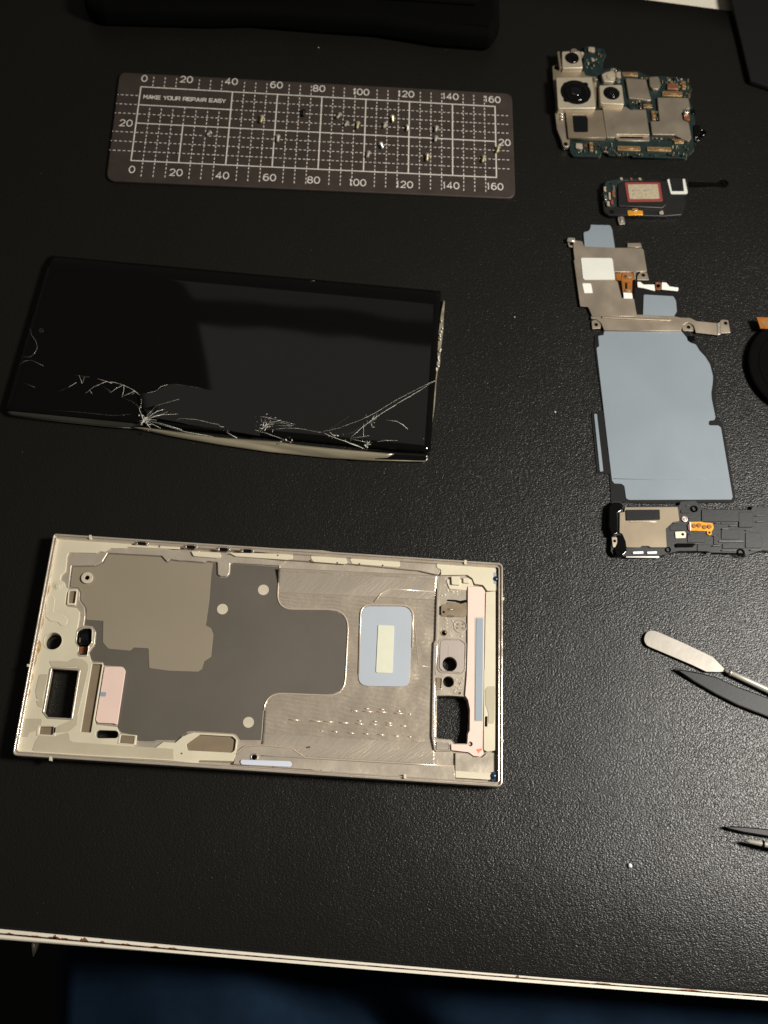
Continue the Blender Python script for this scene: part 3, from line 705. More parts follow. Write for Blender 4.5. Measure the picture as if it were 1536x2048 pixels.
# the wide part right of the film tongue, and the two arms above and below it
def chan_piece(name, u0, u1, v0, v1, nu, nv):
    return gridmesh(name, fr, lambda u, v: chan_pt(lerp(u0(v0 + (v1 - v0) * v), u1, u), lerp(v0, v1, v)), nu, nv, 'machined' if name == 'battery_channel' else 'milled', thick=0.02)
def film_edge(v):
    # left boundary (as u) of the bare metal, following the film tongue
    px_t, px_b = 556 + (v - .1) * -40, 521
    if v < .215: px = lerp(557, 553, v / .215)
    elif v < .235: px = lerp(553, 570, (v - .215) / .02)
    elif v < .2395: px = lerp(570, 655, (v - .235) / .0045)
    elif v < .32: px = lerp(655, 696, ((v - .2395) / .0805) ** .55)
    elif v < .57: px = lerp(696, 689, (v - .32) / .25)
    elif v < .655: px = lerp(689, 650, ((v - .57) / .085) ** 2)
    elif v < .66: px = lerp(650, 562, (v - .655) / .005)
    elif v < .72: px = lerp(562, 530, ((v - .66) / .06) ** .5)
    else: px = lerp(529, 522, (v - .72) / .28)
    xl, _ = quad(CQ, 0, v); xr, _ = quad(CQ, 1, v)
    return (px - xl) / (xr - xl)
chan_piece('battery_channel', film_edge, 1.0, 0.0, 1.0, 60, 110)
chan_piece('milled_slope', film_edge, 0.995, 0.02, 0.13, 60, 24).location.z += 0.00004
chan_piece('milled_slope', film_edge, 0.995, 0.88, 0.99, 60, 24).location.z += 0.00004
# bright milled lip round the film
lip = FILM[15:26]
tube('milled_lip', fr, [(p[0], p[1]) for p in rounded(f3((934, 262), (934, 275), (911, 632, 46), (1528, 636, 62)) + f4((1489, 392, 56), (813, 366, 56), (780, 770)), 0, 8)][:-1], ZF + 0.1, 0.00028, 'weld')
# top strip of the battery side
plate('top_strip', fr, f3((880, 205), (1536, 245)) + f5((700, 225), (862, 262, 6), (880, 235, 4), (885, 205), (840, 150), (300, 112)) + f3((1300, 130), (880, 110)), ZF, ZL - 0.15, 'champagne', bev=0.12)
for q in (f3((178, 136, 3), (430, 150, 4), (438, 185, 6), (400, 196, 6), (200, 180, 6)), f3((498, 150, 3), (1045, 160, 8), (1050, 205, 8), (1000, 212, 6), (560, 182, 6)), f3((1190, 178, 8), (1500, 190, 8), (1515, 240, 8), (1490, 248, 6), (1220, 228, 8)), f5((84, 125, 8), (110, 113, 6), (520, 140, 8), (530, 180, 8), (505, 195, 8), (105, 165, 8))):
    plate('cream_pill', fr, q, ZF + 0.8, ZL + 0.05, 'cream', bev=0.12)
for q in ((f1, 1198, 158), (f3, 175, 97), (f3, 456, 117), (f3, 660, 130)):
    c_ = p1(*q)
    plate('contact_slot', fr, [(c_[0] - 8, c_[1] - 2.6), (c_[0] + 8, c_[1] - 1.8), (c_[0] + 8, c_[1] + 2.6), (c_[0] - 8, c_[1] + 1.6)], ZL, ZR - 0.2, 'hole_black', r=2.2)
    plate('contact_spring', fr, [(c_[0] - 13, c_[1] - 2.5), (c_[0] - 8.4, c_[1] - 2.2), (c_[0] - 8.4, c_[1] + 2.2), (c_[0] - 13, c_[1] + 1.8)], ZL, ZR - 0.1, 'solder', bev=0.1)
    plate('contact_spring', fr, [(c_[0] + 8.4, c_[1] - 1.2), (c_[0] + 13, c_[1] - 1.0), (c_[0] + 13, c_[1] + 3), (c_[0] + 8.4, c_[1] + 2.8)], ZL, ZR - 0.1, 'solder', bev=0.1)
for q in (p1(f3, 920, 172), p1(f3, 1200, 217), p1(f3, 1428, 236), p1(f5, 375, 178), p1(f5, 170, 165), p1(f1, 1355, 190), p1(f4, 1190, 825), p1(f4, 880, 1000), p1(f4, 1380, 1040), p1(f4, 1290, 1032), p1(f4, 100, 882)):
    disc('dirt_speck', fr, q, 1.7, ZL - 0.6, ZL + 0.16, 'rust', n=8)
# bottom strip with its S-shaped lip and pale bar
plate('bottom_strip', fr, f4((556, 905), (575, 880), (645, 826, 14), (780, 818), (1035, 842, 14), (1090, 885, 8), (1150, 925, 10), (1536, 948)) + f6((600, 872), (1003, 895), (1010, 990), (990, 1040)) + f6((0, 968)) + f4((1200, 1020), (700, 990), (540, 975)), ZF, ZL - 0.1, 'champagne', [h6], bev=0.14)
tube('strip_lip', fr, [tuple(p) for p in rounded(f4((552, 892), (572, 874), (640, 820, 16), (780, 811), (1038, 836, 16), (1092, 878, 10), (1152, 919, 12), (1536, 941)) + f6((600, 866), (1003, 888)), 0, 6)], ZL - 0.25, 0.00026, 'weld')
plate('pale_bar', fr, f4((605, 935, 10), (1025, 948, 8), (1040, 970, 8), (1028, 998, 8), (610, 978, 8), (598, 958, 8)), ZL - 0.09, ZL + 0.35, 'bar_blue', bev=0.12)
disc('screw_hole_ring', fr, h6[1], 8, ZL - 0.09, ZL + 0.12, 'steel', hole=5.2, bev=0.1)
# blue pad with its pale label
plate('blue_pad', fr, f5((192, 536, 30), (634, 540, 36)) + f6((610, 190, 28), (156, 184, 32)), ZF + 0.06, ZF + 0.34, 'pale_blue', bev=0.1)
plate('pale_label', fr, f5((334, 700, 4), (476, 708, 4), (460, 1126, 6), (314, 1120, 5)), ZF + 0.34, ZF + 0.58, 'lime_white', bev=0.08)
tube('pad_lip', fr, [tuple(p) for p in rounded(f5((165, 1135), (183, 524, 34), (644, 530, 40), (632, 900)), 0, 8)], ZF + 0.15, 0.00035, 'weld')
tube('milling_ridge', fr, [tuple(p) for p in rounded(f5((300, 500), (360, 425, 20), (440, 385, 20), (840, 412)), 0, 6)], ZF + 0.05, 0.00030, 'weld')
tube('milling_ridge', fr, [tuple(p) for p in rounded(f5((632, 640), (650, 660), (690, 1060), (800, 1070)), 0, 6)], ZF + 0.03, 0.00014, 'champagne')
# rows of weld ridges
WR = [(f4, x, y, w_) for x, y, w_ in ((1062, 597, 100), (1245, 607, 110), (1355, 612, 90), (1485, 620, 90), (1296, 690, 26), (1410, 697, 52))] + [(f6, x, y, w_) for x, y, w_ in
 ((130, 402, 70), (245, 408, 105), (367, 413, 100), (515, 425, 95), (612, 432, 30), (236, 383, 48), (368, 390, 50), (515, 405, 40), (30, 508, 75), (172, 516, 78), (296, 521, 72), (430, 528, 66), (557, 535, 62), (172, 490, 36), (305, 496, 38), (430, 508, 60), (97, 597, 66), (230, 604, 54), (360, 612, 68), (494, 622, 58), (612, 630, 36))]
for f_, x, y, w_ in WR:
    a_, b_ = p1(f_, x - w_ / 2, y - 3), p1(f_, x + w_ / 2, y + 3); m_ = p1(f_, x, y)
    tube('weld_ridge', fr, [a_, m_, b_], ZF + 0.06, [0.00010, 0.00032, 0.00010], 'weld', n=6)
# --- connector end column
plate('column_plate', fr, f5((878, 262, 6), (1150, 265), (1160, 1141)) + f6((1160, 262), (1155, 705), (1000, 710), (980, 760), (850, 755), (835, 745), (818, 620), (818, 40)) + f5((830, 850), (848, 840)), ZF + 0.04, ZF + 0.55, 'champagne', [speak, h1, h2, h4], bev=0.1)
plate('column_lip', fr, f5((855, 270), (876, 270), (858, 840), (842, 1141)) + f6((836, 50), (828, 640), (848, 760), (826, 742), (804, 620), (815, 30)) + f5((822, 860), (838, 835)), ZF, ZF + 1.0, 'rim_metal', bev=0.14)
plate('corner_block', fr, f5((846, 152, 6), (880, 150), (1385, 182, 8), (1368, 240, 4), (1388, 402, 3), (1292, 402, 5), (1255, 352, 5), (1180, 340, 6), (1160, 292, 8), (1115, 262, 6), (885, 266), (885, 215, 5), (848, 200, 8)), ZF, ZL + 0.1, 'cream', bev=0.14)
plate('lower_step', fr, f5((930, 300, 6), (1160, 300, 6), (1170, 360), (1115, 362), (1112, 395), (960, 385, 6)), ZF + 0.56, ZF + 0.95, 'cream', bev=0.1)
plate('raised_button', fr, f5((975, 272, 3), (1054, 276, 3), (1056, 352, 4), (980, 346, 4)), ZF + 0.95, ZL + 0.4, 'cream', bev=0.16)
plate('raised_button', fr, f5((1080, 285, 3), (1136, 290, 3), (1138, 335, 3), (1082, 332, 3)), ZF + 0.95, ZL + 0.3, 'cream', bev=0.14)
plate('sim_plate', fr, f5((905, 520, 4), (940, 518), (940, 502), (1030, 505), (1116, 512), (1116, 618, 3), (1085, 634, 3), (890, 625, 3), (880, 540, 3)), ZF + 0.56, ZF + 0.85, 'sim_metal', bev=0.06)
plate('sim_gap', fr, f5((945, 478), (1020, 482), (1055, 490), (1116, 478), (1116, 500), (1060, 516), (1025, 498), (945, 490)), ZF + 0.56, ZF + 0.92, 'hole_black')
plate('sim_gap', fr, f5((876, 540, 2), (890, 530, 2), (886, 615, 2), (876, 610, 2)), ZF + 0.56, ZF + 0.9, 'hole_black')
plate('sim_gap', fr, f5((945, 614), (1000, 618), (1000, 634), (945, 630)), ZF + 0.56, ZF + 0.92, 'graphite')
plate('sim_spring', fr, f5((950, 555), (985, 555), (985, 572), (950, 570)), ZF + 0.86, ZF + 1.15, 'solder', bev=0.08)
disc('sim_hole', fr, p1(f5, 910, 588), 2.4, ZF + 0.8, ZF + 0.87, 'hole_black', n=10)
disc('dimple_ring', fr, p1(f5, 1055, 712), 13.5, ZF + 0.55, ZF + 0.78, 'champagne', hole=11, bev=0.08)
for q in ((1035, 695), (1080, 695), (1030, 728), (1080, 730)):
    disc('dimple', fr, p1(f5, *q), 2.2, ZF + 0.55, ZF + 0.7, 'sim_metal', n=10)
for k in range(46):
    x_, y_ = random.uniform(880, 1105), random.choice((random.uniform(300, 470), random.uniform(640, 800), random.uniform(640, 800)))
    if 1000 < x_ and 640 < y_ < 790: continue
    disc('dimple', fr, p1(f5, x_, y_), random.uniform(1.6, 3.2), ZF + 0.5, ZF + random.uniform(.62, .74), 'weld', n=9, bev=0.07)
disc('hole_ring', fr, h4[1], 6.6, ZF + 0.55, ZF + 0.75, 'sim_metal', hole=4.9, bev=0.06)
plate('mic_plate', fr, f5((880, 850, 6), (905, 835, 8), (1050, 838, 10), (1092, 870, 10), (1086, 1090, 8), (1060, 1118, 8), (895, 1105, 10), (872, 1075, 8)), ZF + 0.56, ZF + 0.95, 'mauve', [h1], bev=0.1)
plate('mic_plate_patch', fr, f5((952, 880, 3), (1050, 885, 3), (1046, 985, 3), (948, 975, 3)), ZF + 0.955, ZF + 1.0, 'mauve', bev=0.03)
plate('mic_wall', fr, f5((862, 830, 8), (905, 818, 8), (1060, 822, 12), (1112, 860, 12), (1104, 1100, 10), (1075, 1135, 10), (880, 1122, 10), (852, 1085, 8)), ZF + 0.5, ZF + 0.8, 'rim_metal', [f5((876, 848, 6), (905, 830, 8), (1052, 833, 10), (1098, 868, 10), (1091, 1092, 8), (1064, 1123, 8), (893, 1110, 10), (867, 1077, 8))], bev=0.1)
for q in (f6((850, 115), (892, 118), (888, 205), (846, 203)), f6((852, 682), (945, 688), (952, 740), (848, 736))):
    c_ = sum((Vector(p[:2]) for p in q), Vector((0, 0))) / 4
    plate('pocket_frame', fr, [tuple(c_ + (Vector(p) - c_) * 1.22) for p in q], ZF + 0.5, ZF + 1.1, 'rim_metal', [q], bev=0.12, r=2)
    plate('pocket_pad', fr, q, ZF + 0.5, ZF + 0.72, 'brown_pad', bev=0.04)
for k in range(16):
    disc('dimple', fr, p1(f6, random.uniform(1000, 1085), random.uniform(110, 250)), random.uniform(1.5, 3), ZF + 0.5, ZF + .68, 'weld', n=9, bev=0.07)
# opening edge
lo_ = rounded(speak, 2); kc = sum((Vector(p) for p in lo_), Vector((0, 0))) / len(lo_)
plate('opening_wall', fr, [tuple(kc + (Vector(p) - kc) * 1.035) for p in lo_], 0.9, ZF + 0.75, 'champagne', [speak], bev=0.08)
plate('pink_tape', fr, f5((1123, 363), (1246, 366, 4), (1272, 402, 4), (1262, 1141)) + f6((1256, 480), (1252, 735, 6), (1262, 770, 6), (1240, 803, 10), (1172, 798, 8), (1128, 766, 5), (978, 748, 3), (975, 692, 3), (1008, 696), (1118, 697), (1122, 605), (1138, 575), (1140, 390), (1124, 306), (1098, 268)) + f5((1112, 1141), (1120, 860), (1120, 620)), ZF + 0.95, ZF + 1.25, 'pink', [h3], bev=0.08)
plate('red_mark', fr, f6((1190, 742, 4), (1240, 730, 4), (1252, 745, 4), (1225, 760, 2), (1218, 780, 2), (1205, 760, 2)), ZF + 1.251, ZF + 1.27, 'red_mark')
bl = f5((1196, 642, 3), (1256, 644, 2)) + f6((1248, 488, 2), (1186, 486, 3))
c_ = sum((Vector(p[:2]) for p in bl), Vector((0, 0))) / 4
plate('blue_strip_border', fr, f5((1184, 640, 5), (1200, 628, 5), (1262, 630)) + f6((1256, 496), (1180, 496, 4)), ZF + 1.255, ZF + 1.34, 'pale_sticker', bev=0.04)
plate('blue_strip', fr, bl, ZF + 1.345, ZF + 1.5, 'blue_grey', bev=0.04)
plate('end_ledge', fr, f5((1280, 412, 4), (1366, 405), (1366, 1141)) + f6((1362, 750, 3), (1290, 762, 5), (1260, 742, 5), (1264, 40)) + f5((1268, 1100), (1275, 640)), ZF, ZL + 0.05, 'cream', [slit], bev=0.12)
plate('raised_patch', fr, f6((1274, 215, 6), (1300, 188, 6), (1362, 184), (1358, 480, 6), (1350, 515, 6), (1305, 512, 3), (1300, 420, 4), (1290, 380, 6), (1276, 350, 6)), ZL + 0.05, ZL + 0.17, 'adhesive', bev=0.06)
plate('end_wall', fr, f5((1368, 402), (1394, 400), (1392, 1141)) + f6((1388, 770), (1366, 770), (1368, 40)), ZF, ZL - 0.5, 'sim_metal', bev=0.1)
plate('corner_plate', fr, f6((1012, 770), (1125, 775), (1170, 808), (1245, 812), (1290, 772), (1365, 768), (1362, 925), (1335, 1005), (1012, 990)), ZF, ZL - 0.55, 'champagne', bev=0.12)
plate('corner_strip', fr, f6((1012, 928, 2), (1330, 948, 3), (1318, 1008, 4), (1012, 988, 2)), ZL - 0.54, ZL + 0.0, 'cream', bev=0.1)
for f_, x, y, r_ in ((f5, 1364, 302, 5.5), (f6, 1346, 975, 6.0)):
    lathe('glue_blob', fr, p1(f_, x, y), [(r_ * .17, ZL - 0.6), (r_ * .18, ZL + 0.2), (r_ * .13, ZL + 0.55), (0, ZL + 0.65)], 'blue_glue', n=14, smooth=True)
plate('glue_smear', fr, f5((1350, 238, 2), (1378, 248, 2), (1382, 340, 3), (1352, 342, 3)), ZL + 0.12, ZL + 0.2, 'blue_grey', bev=0.02)
plate('glue_smear', fr, f6((1335, 940, 2), (1368, 932, 2), (1366, 1020, 3), (1330, 1025, 3)), ZL + 0.02, ZL + 0.12, 'blue_glue', bev=0.02)
# plastic antenna bands across the rim
for q in (p1(f1, 748, 104), p1(f5, 1101, 148), (p1(f2, 398, 1038)), (p1(f6, 570, 975))):
    plate('antenna_band', fr, [(q[0] - 2.4, q[1] - 4), (q[0] + 2.4, q[1] - 3.7), (q[0] + 2.2, q[1] + 5), (q[0] - 2.6, q[1] + 4.7)], ZL, ZR + 0.06, 'cream', bev=0.05)
for q in (p1(f5, 1433, 470), p1(f6, 1428, 665), p1(f2, 208, 222), p1(f2, 112, 850)):
    plate('antenna_band', fr, [(q[0] - 3.4, q[1] - 2.6), (q[0] + 2.2, q[1] - 2.4), (q[0] + 1.8, q[1] + 2.8), (q[0] - 3.8, q[1] + 2.6)], ZL, ZR + 0.06, 'cream', bev=0.05)

# ================================================================ CRACKED SCREEN
s1 = K(0, 500, 460 / 1536); s2 = K(440, 540, 480 / 1536)
scn = thing('cracked_screen', 'black glass phone screen with its lower edge cracked and splintered', 'phone screen', 450, 715)
SQ = [(102, 511), (882, 582), (861, 905), (11, 821)]
def gz(v):
    d0, d1 = v * 78, (1 - v) * 78
    z = 3.5
    if d0 < 6: z -= 1.9 * (1 - d0 / 6) ** 2
    if d1 < 2.5: z -= 1.0 * (1 - d1 / 2.5) ** 2
    return z
def spt(u, v):
    return at(*quad(SQ, u, v), gz(v) + 0.25 * math.sin(u * 3.0) * (1 - v) * 0.25)
gridmesh('glass', scn, spt, 60, 70, 'glass', thick=0.6)
slab('display_panel', scn, [quad(SQ, .012, .06), quad(SQ, .985, .06), quad(SQ, .985, .95), quad(SQ, .012, .95)], 0.3, 1.0, 'black_plastic', r=6)
# tilted shard right of the impact point
sh = s1((935, 965), (1045, 945), (1120, 900), (1170, 898), (1350, 925), (1536, 960)) + s1((1536, 1150), (1300, 1120), (985, 1110), (950, 1060))
def shard_z(px):
    t = max(0.0, min(1.0, (px - 280) / 200)); return 0.14 + 1.7 * (1 - t)
sh = [(281, 788), (313, 783), (335, 769), (351, 768), (404, 777), (440, 784), (520, 800), (520, 872), (440, 858), (388, 850), (300, 834), (287, 818)]
bm = bmesh.new(); o0 = at(330, 810, 3.5)
tv = [bm.verts.new(at(p[0], p[1], 3.5 + shard_z(p[0])) - o0) for p in sh]; bv = [bm.verts.new(v.co - Vector((0, 0, 0.0004))) for v in tv]
bm.faces.new(tv); bm.faces.new(bv[::-1])
for i in range(len(tv)):
    k = (i + 1) % len(tv); bm.faces.new((tv[i], bv[i], bv[k], tv[k]))
bmesh.ops.recalc_face_normals(bm, faces=bm.faces)
me = bpy.data.meshes.new('glass_shard'); bm.to_mesh(me); bm.free(); finish('glass_shard', me, 'glass', scn, o0)
# flexed bottom rim of the panel, bent away from the glass
def strip(name, up, lo, z0, z1, m, n=24):
    def along(pl, t):
        L_ = [0]
        for a, b in zip(pl, pl[1:]): L_.append(L_[-1] + math.hypot(b[0] - a[0], b[1] - a[1]))
        d = t * L_[-1]
        for i in range(len(pl) - 1):
            if d <= L_[i + 1] + 1e-9:
                k = (d - L_[i]) / max(1e-9, L_[i + 1] - L_[i]); return (lerp(pl[i][0], pl[i + 1][0], k), lerp(pl[i][1], pl[i + 1][1], k))
        return pl[-1]
    def f(u, v):
        a, b = along(up, u), along(lo, u); px = (lerp(a[0], b[0], v), lerp(a[1], b[1], v))
        return at(px[0], px[1], lerp(z0, z1, v) + 0.5 * math.sin(v * math.pi))
    return gridmesh(name, scn, f, n, 6, m, thick=0.25)
strip('rim_strip', s1((36, 1046), (500, 1082), (760, 1106), (860, 1100), (925, 1120)), s1((44, 1098), (400, 1142), (720, 1176), (880, 1186), (935, 1165)), 2.3, 1.4, 'grey_edge')
strip('rim_strip', s1((890, 1182), (970, 1186)) + s2((0, 1072), (370, 1098), (500, 1120), (800, 1150), (1115, 1176)), s1((900, 1192), (1150, 1245)) + s2((0, 1118), (300, 1162), (700, 1203), (900, 1214), (1060, 1208)), 2.4, 1.2, 'gold_edge', 40)
strip('rim_strip', s2((940, 1150), (1345, 1172)), s2((1000, 1214), (1312, 1224)), 2.0, 1.2, 'black_gloss')
tube('rim_edge', scn, s2((830, 1212), (1000, 1216), (1310, 1224), (1326, 1210), (1330, 1170)), 1.3, 0.00022, 'gold_edge')
tube('rim_edge', scn, s1((40, 1104), (400, 1146), (720, 1180), (890, 1190)), 1.2, 0.00016, 'grey_edge')
# splintered right edge
slab('edge_splinter', scn, s2((1432, 190), (1440, 200), (1432, 300), (1428, 400), (1412, 520), (1408, 600), (1395, 640), (1386, 700), (1376, 860), (1362, 960), (1352, 1020), (1364, 860), (1384, 640), (1392, 500), (1398, 400), (1412, 280)), 0.6, 1.6, 'gold_edge', bev=0.2)
for k in range(16):
    t = random.random(); x_, y_ = lerp(1424, 1392, t) + random.uniform(-9, 9), lerp(320, 640, t)
    q = s2((x_ - 4, y_), (x_, y_ - 7), (x_ + 5, y_ - 2), (x_ + 1, y_ + 7)); slab('glass_chip', scn, q, 1.6, 2.0 + random.random() * .5, 'crack', bev=0.08)
# camera hole and scratches
disc('camera_hole_ring', scn, p1(s1, 276, 536), 4.6, 3.42, 3.53, 'grey_edge', hole=3.2, bev=0.03)
disc('camera_hole', scn, p1(s1, 272, 536), 3.3, 3.4, 3.52, 'lens_glass', n=14)
ZC_ = 3.54
def crack(f_, pts, r_=0.08, m='crack', jag=0.0, n=4):
    q = []
    for a, b in zip(pts, pts[1:]):
        k = max(1, int(math.hypot(b[0] - a[0], b[1] - a[1]) / 26)) if jag else 1
        for i in range(k):
            t = i / k; q.append((lerp(a[0], b[0], t) + (random.uniform(-jag, jag) if i else 0), lerp(a[1], b[1], t) + (random.uniform(-jag, jag) if i else 0)))
    q.append(pts[-1]); q = f_(*q)
    W_ = []
    for p in q:
        # stay on the curved glass
        z = ZC_
        for _ in range(2):
            pw = at(p[0], p[1], z); lo, hi = at(*quad(SQ, .5, 0), 3), at(*quad(SQ, .5, 1), 3)
            dv = (hi - lo); v = (pw - lo).dot(dv) / dv.dot(dv)
            # the glass leans with the photo: take the fraction at this column
            u = max(0, min(1, (p[0] - lerp(102, 11, v)) / (lerp(780, 850, v))))
            yt, yb = quad(SQ, u, 0)[1], quad(SQ, u, 1)[1]
            v = max(0, min(1, (p[1] - yt) / (yb - yt))); z = gz(v) + 0.03
            if 281 < p[0] < 520 and 768 < p[1] < 868: z = max(z, 3.53 + shard_z(p[0]))
        W_.append(at(p[0], p[1], z))
    n_ = len(W_); rs = [r_ * 0.72 * MM * (0.45 + 0.55 * math.sin(math.pi * (i + .6) / (n_ + .2))) * random.uniform(.4, 1.2) for i in range(n_)]
    return tube_w('crack', scn, W_, rs, m, n=5, flat=0.35)
c_ = crack
# large arcs on the left
c_(s1, [(200, 525), (212, 570), (240, 610), (250, 650), (232, 690), (200, 715), (135, 712)], .16, 'crack_dim'); c_(s1, [(130, 765), (165, 742), (208, 735), (290, 772)], .16, 'crack_dim')
c_(s1, [(160, 888), (235, 918)], .07, 'crack_dim'); c_(s1, [(385, 950), (455, 918)], .05, 'crack_dim')
c_(s1, [(455, 918), (510, 885)], .10); c_(s1, [(528, 838), (548, 892)], .11); c_(s1, [(548, 892), (565, 850), (548, 845)], .06); c_(s1, [(480, 833), (530, 838), (600, 850)], .04, 'crack_dim')
c_(s1, [(645, 858), (715, 880), (765, 884), (830, 905), (895, 938), (930, 965), (945, 1000), (940, 1045)], .09, jag=2)
c_(s1, [(570, 958), (630, 912), (715, 876)], .13); c_(s1, [(600, 935), (615, 960)], .09); c_(s1, [(680, 905), (742, 948)], .06, 'crack_dim')
c_(s1, [(735, 955), (775, 925), (825, 900)], .11); c_(s1, [(828, 902), (826, 940), (815, 982)], .14); c_(s1, [(815, 980), (870, 955), (900, 940)], .10)
c_(s1, [(720, 880), (745, 890)], .12); c_(s1, [(815, 985), (880, 1010), (925, 1045)], .05, 'crack_dim'); c_(s1, [(880, 965), (905, 945)], .1)
c_(s1, [(940, 1040), (930, 1065), (945, 1100), (960, 1140), (940, 1170)], .18, jag=3); c_(s1, [(912, 1048), (945, 1052)], .13); c_(s1, [(930, 1010), (945, 998)], .1)
# silhouette of the broken shard and fan from the impact
c_(s1, [(930, 965), (985, 955), (1045, 940)], .07); c_(s1, [(1045, 940), (1075, 912), (1120, 898)], .08); c_(s1, [(1120, 898), (1180, 896), (1260, 908), (1350, 925)], .05, 'crack_dim')
imp = (972, 1135)
for p, r_, mid in (((1275, 992), .06, (1110, 1085)), ((1200, 995), .05, (1040, 1040)), ((1165, 1050), .09, (1050, 1075)), ((1090, 1098), .13, (1030, 1110)), ((1060, 1075), .10, (1010, 1100)), ((1215, 1200), .12, (1080, 1160)), ((1420, 1245), .09, (1240, 1215)), ((1075, 1190), .10, (1020, 1165)), ((1005, 1190), .14, (985, 1165)), ((920, 1175), .14, (945, 1160)), ((905, 1150), .07, (940, 1140)), ((1045, 1135), .09, (1000, 1132)), ((1010, 1075), .07, (985, 1100)), ((1190, 1095), .05, (1080, 1100))):
    c_(s1, [imp, mid, p], r_)
for k in range(14):
    a = random.uniform(0, 6.28); l = random.uniform(15, 45); x_, y_ = imp[0] + random.uniform(-30, 25), imp[1] + random.uniform(-28, 35)
    c_(s1, [(x_, y_), (x_ + l * math.cos(a), y_ + l * .7 * math.sin(a))], random.uniform(.10, .2))
c_(s1, [(1180, 1138), (1200, 1125), (1300, 1130), (1430, 1160), (1536, 1178)], .06, jag=1.5); c_(s1, [(1185, 1142), (1260, 1165), (1400, 1190), (1536, 1212)], .04, 'crack_dim'); c_(s1, [(1322, 1072), (1340, 1074)], .07); c_(s1, [(1455, 1165), (1480, 1185)], .08)
c_(s1, [(880, 1096), (760, 1106), (500, 1080), (300, 1066)], .05, 'crack_dim')
# middle group
c_(s2, [(0, 990), (40, 985), (80, 992), (70, 1010), (45, 1035)], .1); c_(s2, [(80, 1012), (140, 1008), (180, 1015), (250, 1030)], .09, jag=2); c_(s2, [(45, 1040), (110, 1076)], .12); c_(s2, [(0, 1000), (25, 1005)], .1)
c_(s2, [(118, 935), (160, 942), (200, 970), (235, 1000), (258, 1030)], .06, 'crack_dim'); c_(s2, [(160, 940), (200, 932)], .08)
c_(s2, [(200, 938), (290, 942), (380, 965), (470, 985)], .06, jag=2); c_(s2, [(255, 1035), (290, 1000), (320, 975), (390, 960)], .16, jag=5); c_(s2, [(262, 1022), (300, 990), (345, 985)], .15, jag=5); c_(s2, [(285, 955), (300, 985), (270, 1010)], .12, jag=3)
c_(s2, [(345, 980), (400, 978), (465, 995), (480, 985)], .06); c_(s2, [(350, 995), (465, 998)], .05); c_(s2, [(250, 1035), (300, 1045), (410, 1085), (370, 1108)], .1, jag=2); c_(s2, [(345, 1018), (420, 1012), (500, 1014), (570, 1025), (650, 1040)], .07, jag=1); c_(s2, [(430, 1090), (455, 1104)], .12); c_(s2, [(412, 1090), (378, 1104)], .14)
for k in range(22):
    x_, y_ = random.gauss(305, 30), random.gauss(985, 22); a = random.uniform(0, 6.28); l = random.uniform(8, 26)
    c_(s2, [(x_, y_), (x_ + l * math.cos(a), y_ + l * math.sin(a))], random.uniform(.08, .18))
# right group
c_(s2, [(655, 1035), (720, 1010), (830, 935)], .05, 'crack_dim'); c_(s2, [(655, 1035), (760, 1012), (900, 960), (1000, 910), (1150, 820), (1330, 728), (1375, 708)], .07, jag=1)
c_(s2, [(840, 1070), (900, 1015), (1000, 940), (1160, 840), (1290, 765), (1335, 730), (1378, 710)], .12, jag=1.5)
c_(s2, [(660, 1040), (740, 1075), (800, 1095), (870, 1120), (925, 1145)], .13, jag=2); c_(s2, [(800, 1085), (830, 1110), (905, 1135)], .1); c_(s2, [(700, 1035), (720, 1055), (760, 1062)], .14, jag=3)
c_(s2, [(920, 985), (918, 1050), (922, 1105)], .09); c_(s2, [(760, 1058), (850, 1040), (900, 1005)], .05, 'crack_dim'); c_(s2, [(830, 1078), (900, 1068), (955, 1060)], .06); c_(s2, [(830, 1080), (880, 1090), (950, 1104)], .06)
c_(s2, [(1062, 960), (1130, 968), (1170, 990), (1202, 1018)], .13); c_(s2, [(930, 1140), (945, 1110), (960, 1095)], .1); c_(s2, [(960, 1106), (1060, 1090), (1135, 1092)], .05); c_(s2, [(1060, 1088), (1075, 1094)], .12); c_(s2, [(975, 955), (985, 935)], .14); c_(s2, [(955, 985), (1000, 950), (1005, 915)], .06)
for k in range(16):
    x_, y_ = random.choice(((965, 945), (720, 1050), (940, 1110), (960, 990))); x_ += random.gauss(0, 16); y_ += random.gauss(0, 10); a = random.uniform(0, 6.28); l = random.uniform(8, 22)
    c_(s2, [(x_, y_), (x_ + l * math.cos(a), y_ + l * math.sin(a))], random.uniform(.07, .15))
c_(s2, [(575, 72), (607, 68)], .07); c_(s2, [(1298, 1080), (1306, 1080)], .1)

# loose splinters at the two worst breaks, coloured pale as shard glints
rng = random.Random(21)
for cx_, cy_, sx_, sy_, n_ in ((290, 841, 9, 8, 14), (533, 851, 9, 7, 10), (575, 880, 10, 4, 6), (742, 838, 8, 6, 6), (675, 872, 12, 5, 7), (728, 893, 5, 4, 4)):
    for k in range(n_):
        x_, y_ = cx_ + rng.gauss(0, sx_), cy_ + rng.gauss(0, sy_); a = rng.uniform(0, 6.28); l = rng.uniform(1.0, 3.2); b = l * rng.uniform(.25, .6)
        q = [(x_ + l * math.cos(a), y_ + l * math.sin(a)), (x_ + b * math.cos(a + 2.2), y_ + b * math.sin(a + 2.2)), (x_ + b * math.cos(a - 2.0), y_ + b * math.sin(a - 2.0))]
        slab('glass_chip', scn, q, 3.3, 3.75 + rng.random() * .5, rng.choice(('crack', 'crack_dim', 'crack_dim')))

